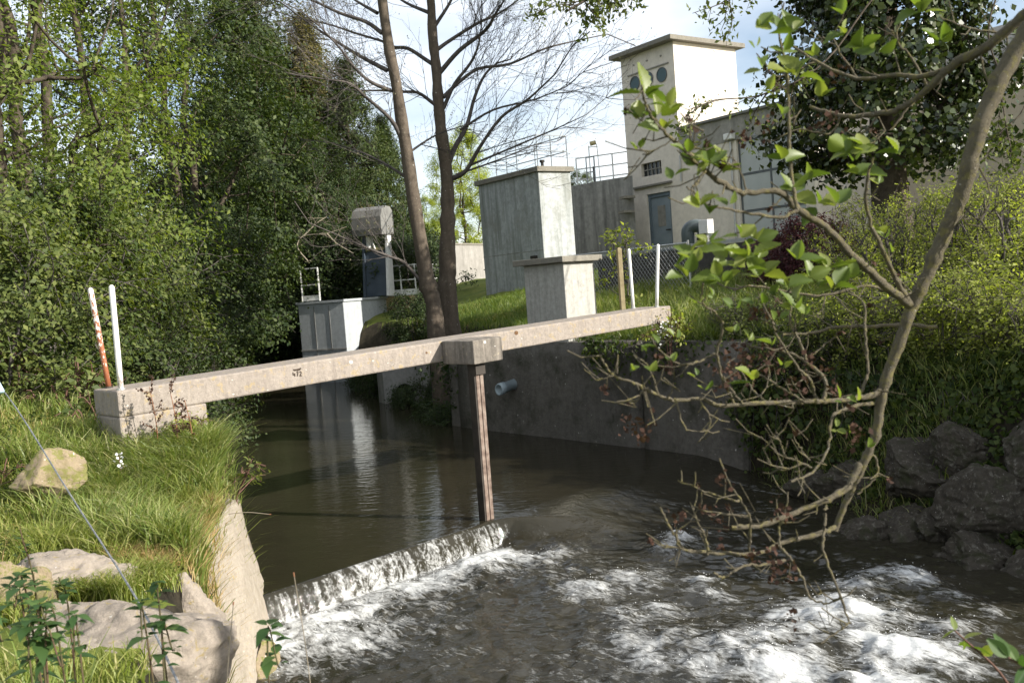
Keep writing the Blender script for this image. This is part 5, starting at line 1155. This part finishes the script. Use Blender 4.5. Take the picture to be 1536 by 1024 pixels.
X, Y = scatter(700, -2.3, -1.25, 2.5, 4.2, lambda X, Y: (X < -.55 * Y + .2) & clear(X, Y)); blades('bank_edge_grass', X, Y, .38, M['g_tall'], .009, .5)
# dry stalk before the weir and a thin straw on the abutment
for lab, pts in (('bare dry stalk rising in front of the weir foam', [(470, 1060), (457, 960), (441, 862)]), ('dry straw sticking out from the abutment over the water', [(330, 772), (370, 768), (405, 771)]), ('thin dry stem in front of the abutment corner', [(338, 1050), (345, 960), (350, 905)])):
    Yd = 8.0 if 'straw' in lab else 3.0; P = [at(x, y, Yd) for x, y in pts]; o = empty('dry_stalk', tuple(P[0])); mb = MB(); mb.tube(spline([p - P[0] for p in P], 5), [.0016] * 11 if Yd < 5 else .0035, 5); mb.build('stalk', M['snag'], o); tag(o, lab, 'stalk')
    mb = MB(); e = P[-1] - P[0]; mb.tube([e * .99, e * 1.02], .0026 if Yd < 5 else .005, 6); mb.build('tip', M['dockstem'], o)

# ------------------------------------------------------------------ the alder hanging in from the right
al = empty('alder_tree', (4.9, 2.3, gz(4.9, 2.3))); tag(al, 'lichen spotted alder bough with young leaves and old cones hanging over the stream', 'tree'); o3 = np.array(al.location); rg = np.random.default_rng(77)
tb = TB(); LP = []; CN = []
C = spline([o3 + (0, 0, -.4), o3 + (.05, 0, 1.5), o3 + (0, .05, 3.4), o3 + (.1, .1, 5.6)], 8) - o3; tb.tube(C, np.linspace(.13, .07, len(C)), 12)
tb.build('trunk', M['alder'], al); tb = TB()
def twigpath(pts, w0, w1, Y0, Y1=None, n=6, knots=True, jit=.0):
    Y1 = Y1 or Y0; m = len(pts); P = np.array([at(x, y, Y0 + (Y1 - Y0) * i / (m - 1)) for i, (x, y) in enumerate(pts)]); P[1:-1] += rg.normal(size=(m - 2, 3)) * jit
    P[1:-1] += rg.normal(size=(m - 2, 3)) * .004; C = spline(P, 7); C[1:-1] += rg.normal(size=(len(C) - 2, 3)) * .0012; t = np.linspace(0, 1, len(C)); Yq = Y0 + (Y1 - Y0) * t; R = (w0 + (w1 - w0) * t) * Yq / FPX / 2
    if knots: R *= .78; R *= 1 + .16 * rg.uniform(-.6, 1, len(C)) ** 3 + .22 * (rg.uniform(size=len(C)) > .86)
    tb.tube(C - o3, R, n if w0 > 6 else 5); return C
main = twigpath([(1600, -45), (1545, 50), (1500, 130), (1462, 215), (1443, 285), (1425, 340), (1395, 405), (1365, 457), (1350, 520), (1325, 590), (1304, 655), (1290, 705), (1273, 741), (1253, 795)], 36, 11, 2.15, 2.35, 12)
root = np.array([at(1600, -45, 2.15)]); R_ = spline([o3 + (0, .05, 3.3), o3 + (-1.4, .0, 3.7), o3 + (-2.5, -.1, 3.55), root[0]], 6) - o3; tb.tube(R_, np.linspace(.075, .029, len(R_)), 10)
paths = [
 ([(1600, -30), (1536, 26), (1470, 68), (1431, 100), (1393, 132), (1363, 158), (1320, 171), (1264, 173), (1215, 160)], 22, 6, 2.2, 2.6), ([(1431, 100), (1384, 113), (1345, 115), (1286, 117), (1222, 94), (1190, 70)], 11, 4, 2.36, 2.6),
 ([(1365, 457), (1330, 428), (1300, 402), (1277, 384), (1235, 346), (1196, 316), (1162, 290), (1119, 284), (1085, 273), (1059, 256), (1030, 231), (1008, 209), (983, 179), (965, 154), (962, 128)], 17, 4, 2.25, 1.8),
 ([(1196, 316), (1170, 325), (1120, 318), (1085, 310), (1060, 303), (1030, 280)], 7, 3, 2.05, 1.95), ([(1196, 316), (1186, 250), (1184, 180), (1178, 110), (1172, 60), (1170, 22)], 8, 3, 2.05, 2.1),
 ([(1365, 457), (1345, 420), (1322, 372), (1303, 320), (1300, 270), (1310, 236)], 12, 4, 2.25, 2.1), ([(1008, 209), (975, 225), (955, 218)], 3, 2, 1.86), ([(1059, 256), (1040, 285), (1045, 310)], 4, 2, 1.9), ([(1119, 284), (1105, 250), (1090, 235)], 4, 2, 1.95), ([(1030, 231), (1050, 215), (1055, 195)], 4, 2, 1.85),
 ([(1335, 572), (1312, 590), (1283, 599), (1243, 602), (1198, 605), (1153, 606), (1085, 606), (1048, 598), (1011, 597), (987, 590), (966, 582), (950, 573), (921, 562), (910, 550), (900, 532)], 12, 4, 2.3, 2.0),
 ([(1235, 602), (1235, 569), (1206, 540), (1172, 529), (1137, 519), (1111, 515)], 8, 4, 2.25, 2.35), ([(1227, 602), (1211, 569), (1193, 545), (1164, 498), (1158, 480)], 7, 3, 2.25, 2.1), ([(1209, 540), (1203, 514), (1190, 482), (1187, 455)], 7, 4, 2.28, 2.3),
 ([(1114, 606), (1095, 580), (1085, 564)], 5, 3, 2.12), ([(1209, 604), (1172, 585), (1143, 566), (1128, 556)], 5, 3, 2.2), ([(1100, 604), (1078, 560), (1074, 532), (1048, 544), (1016, 543), (987, 521), (975, 505)], 6, 3, 2.15, 2.0), ([(1074, 532), (1083, 480), (1058, 450), (1055, 424)], 6, 3, 2.1, 2.0),
 ([(1405, 490), (1350, 488), (1300, 488), (1256, 491), (1222, 494), (1174, 502)], 8, 5, 2.6, 2.6), ([(1380, 440), (1345, 440), (1300, 430), (1225, 442), (1130, 434), (1100, 436)], 8, 3, 2.45, 2.4), ([(1290, 590), (1298, 556), (1298, 498), (1296, 456), (1275, 437)], 7, 3, 2.3, 2.4), ([(921, 562), (900, 572), (876, 552)], 4, 2, 2.02),
 ([(966, 582), (955, 610), (940, 600)], 4, 2, 2.0), ([(1048, 598), (1062, 630), (1055, 655)], 4, 2, 2.05), ([(1011, 597), (1030, 640), (1060, 645)], 4, 2, 2.05), ([(987, 590), (972, 555), (960, 540)], 4, 2, 2.0), ([(1153, 606), (1130, 580), (1108, 548)], 5, 3, 2.2, 2.3),
 ([(1290, 695), (1269, 728), (1240, 753), (1182, 776), (1145, 788), (1097, 791)], 13, 9, 2.3, 2.2), ([(1253, 790), (1224, 803), (1178, 815), (1137, 824), (1083, 832), (1045, 828), (1029, 825), (1012, 803), (1000, 782), (990, 760)], 10, 4, 2.33, 2.1),
 ([(1238, 757), (1236, 790), (1238, 824), (1253, 873), (1273, 927), (1275, 942), (1232, 964)], 7, 2.5, 2.28, 2.15), ([(1170, 818), (1188, 840), (1207, 865), (1215, 898), (1248, 907), (1259, 895)], 6, 3, 2.25, 2.15), ([(1178, 840), (1145, 848), (1112, 849), (1083, 863), (1070, 858)], 6, 4, 2.25, 2.1),
 ([(1124, 826), (1128, 799), (1124, 770), (1095, 733), (1079, 687)], 6, 3, 2.22, 2.1), ([(1110, 750), (1099, 749), (1050, 733), (1017, 720)], 5, 2.5, 2.18, 2.1), ([(1124, 774), (1066, 768), (1043, 759)], 5, 3, 2.2), ([(1170, 816), (1170, 790), (1174, 770), (1182, 737)], 5, 3, 2.25), ([(1062, 832), (1058, 812), (1050, 791), (1035, 753)], 5, 3, 2.15), ([(1040, 828), (1020, 820), (1015, 790)], 4, 3, 2.1),
 ([(1298, 662), (1318, 690), (1315, 712), (1286, 741)], 5, 3, 2.32), ([(1320, 605), (1290, 608), (1262, 618), (1244, 628), (1240, 675), (1220, 708), (1186, 722)], 8, 4, 2.3, 2.1), ([(1219, 702), (1190, 690), (1166, 679), (1141, 654)], 5, 2.5, 2.15), ([(1178, 684), (1170, 662), (1164, 646)], 4, 2, 2.12), ([(1215, 690), (1200, 665), (1190, 650)], 4, 2, 2.15), ([(1205, 695), (1170, 705), (1150, 690)], 4, 2, 2.12),
 ([(1320, 171), (1290, 200), (1300, 150)], 4, 2, 2.5), ([(1393, 132), (1370, 90), (1350, 60), (1350, 30)], 5, 3, 2.45), ([(1286, 117), (1265, 80), (1245, 50)], 5, 3, 2.55), ([(1363, 158), (1335, 195), (1290, 190)], 5, 2, 2.5), ([(1264, 173), (1240, 200), (1200, 195), (1170, 205)], 5, 2, 2.55), ([(1222, 94), (1190, 110), (1150, 120)], 4, 2, 2.58),
 ([(1470, 68), (1478, 110), (1490, 150), (1480, 190)], 5, 2, 2.3), ([(1500, 50), (1450, 40), (1410, 25)], 5, 2.5, 2.3), ([(1462, 235), (1490, 290), (1470, 330)], 4, 2, 2.2), ([(1440, 300), (1452, 350)], 3, 2, 2.2), ([(1209, 540), (1240, 520), (1260, 500)], 4, 2, 2.3)]
ends = []
for pp in paths:
    C = twigpath(*pp[:3], pp[3], pp[4] if len(pp) > 4 else None); ends.append(C)
def spur(C, n, L0=.05):   # short knobbly spurs and side twigs
    for k in range(n):
        i = rg.integers(1, len(C) - 1); d = C[i + 1] - C[i]; d /= np.linalg.norm(d); a = rg.normal(size=3); a -= d * (a @ d); a /= np.linalg.norm(a); L_ = L0 * rg.uniform(.4, 1.6)
        q = C[i] + d * L_ * .3 + a * L_ * .6; e = C[i] + d * L_ * .6 + a * L_; e[2] += .2 * L_; tb.tube(np.array([C[i], q, e]) - o3, [.0022, .0015, .0014], 4); CN.append((e, rg.uniform()))
        if rg.uniform() < .45: tb.tube(np.array([q, q + rg.normal(size=3) * .02, q + a * L_ * .5 + rg.normal(size=3) * .02 + (0, 0, .02)]) - o3, [.0016, .0012, .0011], 4)
for C in ends: spur(C, max(3, int(np.linalg.norm(C[-1] - C[0]) * 16)))
tb.build('branches', M['alder'], al)
# pleated young leaves
LV = [(965, 126, 72), (988, 165, 46), (1004, 150, 42), (993, 186, 40), (955, 168, 36), (959, 216, 28), (1051, 235, 40), (1081, 243, 46), (1012, 256, 34), (1030, 220, 30), (1066, 232, 44), (1094, 299, 34), (1047, 299, 36), (1068, 313, 30), (1175, 231, 42), (1209, 261, 46), (1186, 275, 36), (1230, 293, 48), (1256, 299, 38), (1269, 216, 44), (1294, 212, 44), (1348, 220, 38), (1288, 252, 48), (1320, 267, 32), (1132, 348, 44), (1120, 372, 50),
      (1038, 367, 54), (1064, 353, 46), (1094, 374, 56), (1119, 391, 50), (1141, 402, 50), (1080, 404, 46), (1030, 402, 36), (1196, 378, 38), (1264, 391, 40), (1213, 404, 52), (1333, 372, 30), (1325, 350, 26), (1162, 28, 48), (1141, 34, 34), (1188, 38, 42), (1262, 15, 34), (1269, 43, 36), (1294, 60, 40), (1316, 66, 36), (1224, 77, 30), (1175, 64, 38), (1194, 100, 54), (1145, 90, 44), (1132, 64, 30), (1160, 128, 34), (1380, 9, 44), (1410, 53, 44), (1230, 135, 34), (1170, 165, 30),
      (1240, 393, 36), (1275, 408, 40), (1250, 420, 44), (1225, 418, 36), (1127, 561, 40), (1263, 595, 26), (1288, 592, 30), (974, 548, 30), (946, 548, 32), (1048, 558, 24), (1005, 535, 24), (1058, 580, 24), (1174, 543, 26), (1159, 511, 30), (1103, 492, 28), (987, 508, 30), (966, 521, 26), (1188, 453, 38), (1208, 462, 34), (1069, 437, 26), (1048, 450, 28), (1137, 448, 32), (1180, 421, 40), (1160, 436, 34), (1257, 637, 20), (1271, 644, 24), (1304, 664, 26), (1100, 455, 30), (1015, 500, 26), (1085, 415, 34), (1140, 375, 40), (1040, 385, 34), (1110, 345, 36), (1165, 470, 24), (1120, 500, 22), (1316, 345, 24), (1300, 225, 34), (1280, 235, 30)]
nu, nv_ = 13, 9; tu = np.linspace(0, 1, nu); tv = np.linspace(-1, 1, nv_)
wid = .36 * np.sin(PI * np.clip(tu, 0, 1) ** .9) ** .8; wid[0] = .01; wid[-1] = .10
Vs, Fs, off = [], [], 0
def alder_leaf(c, S, dirn, nn, cup, bend):
    global off
    nn = nn - dirn * (nn @ dirn); nn /= np.linalg.norm(nn); sd = np.cross(dirn, nn)
    for u, w in zip(tu, wid):
        for v in tv:
            h_ = cup * w * abs(v) ** 1.4 + .028 * math.sin(2 * PI * 6.5 * (u - .30 * abs(v))) * (.3 + .7 * abs(v)) + bend * u * u; Vs.append(c + S * (dirn * (u - .10 * abs(v) * w) + sd * w * v + nn * h_) - o3)
    for i in range(nu - 1):
        for j in range(nv_ - 1): q = off + i * nv_ + j; Fs.append((q, q + 1, q + nv_ + 1, q + nv_))
    off += nu * nv_
for x, y, s in LV:
    nf = 4 if s >= 44 else 3 if s >= 36 else 2
    Yd = float(np.interp(x, [900, 1000, 1200, 1300, 1450], [1.95, 1.85, 2.05, 2.2, 2.4])) + rg.uniform(-.05, .05); S0 = s * .86 * Yd / FPX
    c = at(x, y + s * .28, Yd); a0 = rg.uniform(-.5, .5) - .25
    for k in range(nf):
        ang = a0 + (k - (nf - 1) / 2) * rg.uniform(.8, 1.25); dirn = UP * math.cos(ang) * .75 + RT * math.sin(ang) + FW * rg.uniform(-.7, .35); dirn /= np.linalg.norm(dirn)
        alder_leaf(c + dirn * S0 * .08 + rg.normal(size=3) * .003, S0 * rg.uniform(.5, 1.05) * (1 if nf > 2 else .9), dirn, np.array([.35, -.45, .95]) + rg.normal(size=3) * .5, rg.uniform(.25, .8), rg.uniform(-.35, .1))
mobj('leaves', Vs, Fs, M['l_alder'], al, True)
# old cones and shrivelled catkins in brown clusters
CC = [(1000, 545), (1090, 540), (1100, 560), (1075, 555), (1085, 575), (1120, 530), (1110, 545), (1140, 545), (1150, 560), (1165, 465), (1155, 470), (1130, 470), (1180, 600), (1165, 545), (1060, 765), (1078, 785), (1170, 760), (1172, 775), (1020, 775), (1085, 720), (1160, 830), (1165, 860), (940, 640), (960, 655), (945, 632), (970, 648), (1285, 645), (1280, 660), (1150, 185), (1115, 205), (1260, 110), (1240, 180), (1185, 860), (1130, 835), (1200, 580), (1240, 560), (1250, 580), (1190, 930), (1215, 540), (1105, 525), (1125, 565), (1145, 520)]
Q = []
for x, y in CC: 
    c = at(x, y, 2.1 + rg.uniform(-.1, .25)); Q.append(c + rg.normal(size=(15, 3)) * np.array([.012, .012, .014]))
for e, k in CN:
    if k < .16: Q.append(e + rg.normal(size=(7, 3)) * .004 - (0, 0, .004))
Q = np.concatenate(Q) - o3; V, F = leaf_quads(Q, .013, 0, .8, r=rg); mobj('cones', V, F, M['cone'], al)
# blurred sprouts at the lower right corner
for i, (px, py, Yd, s, lab) in enumerate([(1432, 945, 2.0, .9, 'small blurred sprout over the rapids at the lower right'), (1512, 985, 1.7, 1.0, 'leafy blurred sprout in the lower right corner'), (1545, 800, 2.2, .7, 'leaf tip at the right edge above the rapids')]):
    c = at(px, py, Yd); b = at(px + 130, 1150, Yd + .1); o = empty('sprout', tuple(b)); o3b = np.array(b); tb = TB(); C = spline([b - o3b, (b + c) / 2 - o3b + (0.02, 0, .04), c - o3b], 6); tb.tube(C, np.linspace(.004, .002, len(C)), 5); tb.build('stem', M['stem'], o)
    Vs, Fs, off = [], [], 0
    for k in range(7):
        q = C[-1 - (k // 2)] if k < 8 else C[-1]; S = .05 * s * rg.uniform(.6, 1.1); dirn = rg.normal(size=3) + (0, 0, .5); dirn /= np.linalg.norm(dirn); nn = np.array([.3, -.6, .6]) + rg.normal(size=3) * .4; nn -= dirn * (nn @ dirn); nn /= np.linalg.norm(nn); sd = np.cross(dirn, nn)
        for u, w in zip(tu, wid):
            for v in tv: Vs.append(q + S * (dirn * u + sd * w * .8 * v + nn * (.3 * w * abs(v))))
        for a_ in range(nu - 1):
            for j in range(nv_ - 1): z = off + a_ * nv_ + j; Fs.append((z, z + 1, z + nv_ + 1, z + nv_))
        off += nu * nv_
    mobj('leaves', Vs, Fs, M['l_nettle'] if i else M['l_alder'], o, True); tag(o, lab, 'sprout', 'sprouts in the right foreground')

# ================================================================== SKY, SUN, CAMERA
SUN = np.array([.925, -.38, .485]); SUN /= np.linalg.norm(SUN)
elev, azim = math.asin(SUN[2]), math.atan2(SUN[0], SUN[1])
w = bpy.data.worlds.new('World'); scn.world = w; w.use_nodes = True; nt = w.node_tree; nt.nodes.clear()
out = nt.nodes.new('ShaderNodeOutputWorld'); bg = N(nt, 'ShaderNodeBackground', Strength=.095); nt.links.new(bg.outputs[0], out.inputs[0])
sky = nt.nodes.new('ShaderNodeTexSky'); sky.sky_type = 'NISHITA'; sky.sun_disc = False; sky.sun_elevation = elev; sky.sun_rotation = azim; sky.air_density = 1.0; sky.dust_density = 1.2; sky.ozone_density = 1.5
tc = nt.nodes.new('ShaderNodeTexCoord'); sp3 = nt.nodes.new('ShaderNodeSeparateXYZ'); nt.links.new(tc.outputs['Generated'], sp3.inputs[0])
zz_ = math_n(nt, 'ADD', math_n(nt, 'MAXIMUM', sp3.outputs[2], 0.0), .22)
cb = nt.nodes.new('ShaderNodeCombineXYZ'); nt.links.new(math_n(nt, 'DIVIDE', sp3.outputs[0], zz_), cb.inputs[0]); nt.links.new(math_n(nt, 'DIVIDE', sp3.outputs[1], zz_), cb.inputs[1])
mp = nt.nodes.new('ShaderNodeMapping'); mp.inputs['Location'].default_value = (3.1, .4, 0); mp.inputs['Scale'].default_value = (1.0, 1.0, 1); nt.links.new(cb.outputs[0], mp.inputs[0])
n1 = noise(nt, mp.outputs[0], 1.0, 6, .5, .1)
cm = ramp(nt, [(.38, (.12,)), (.57, (.55,)), (.70, (1,))], n1).outputs[0]
c2 = mixc(nt, cm, sky.outputs[0], (9.5, 9.6, 9.7)); nt.links.new(c2, bg.inputs[0])
sun = bpy.data.lights.new('sun', 'SUN'); sun.energy = 5.0; sun.angle = math.radians(.53); sun.color = (1.0, .945, .855)
so = bpy.data.objects.new('sun', sun); COL.objects.link(so); so.rotation_euler = Vector(tuple(SUN)).to_track_quat('Z', 'Y').to_euler(); so.location = (30, -10, 20)
cam = bpy.data.cameras.new('camera'); cam.sensor_width = 36; cam.lens = FPX / 1536 * 36; cam.clip_start = .05; cam.clip_end = 3000
cam.dof.use_dof = True; cam.dof.focus_distance = 9.5; cam.dof.aperture_fstop = 7.0
co = bpy.data.objects.new('camera', cam); COL.objects.link(co)
co.matrix_world = Matrix(((RT[0], UP[0], -FW[0], 0), (RT[1], UP[1], -FW[1], 0), (RT[2], UP[2], -FW[2], EYE), (0, 0, 0, 1)))
scn.camera = co
scn.view_settings.view_transform = 'Standard'; scn.view_settings.look = 'None'; scn.view_settings.exposure = 0.95; scn.view_settings.gamma = 1
scn.render.engine = 'CYCLES'; scn.cycles.max_bounces = 8; scn.cycles.transparent_max_bounces = 4; scn.cycles.use_denoising = True
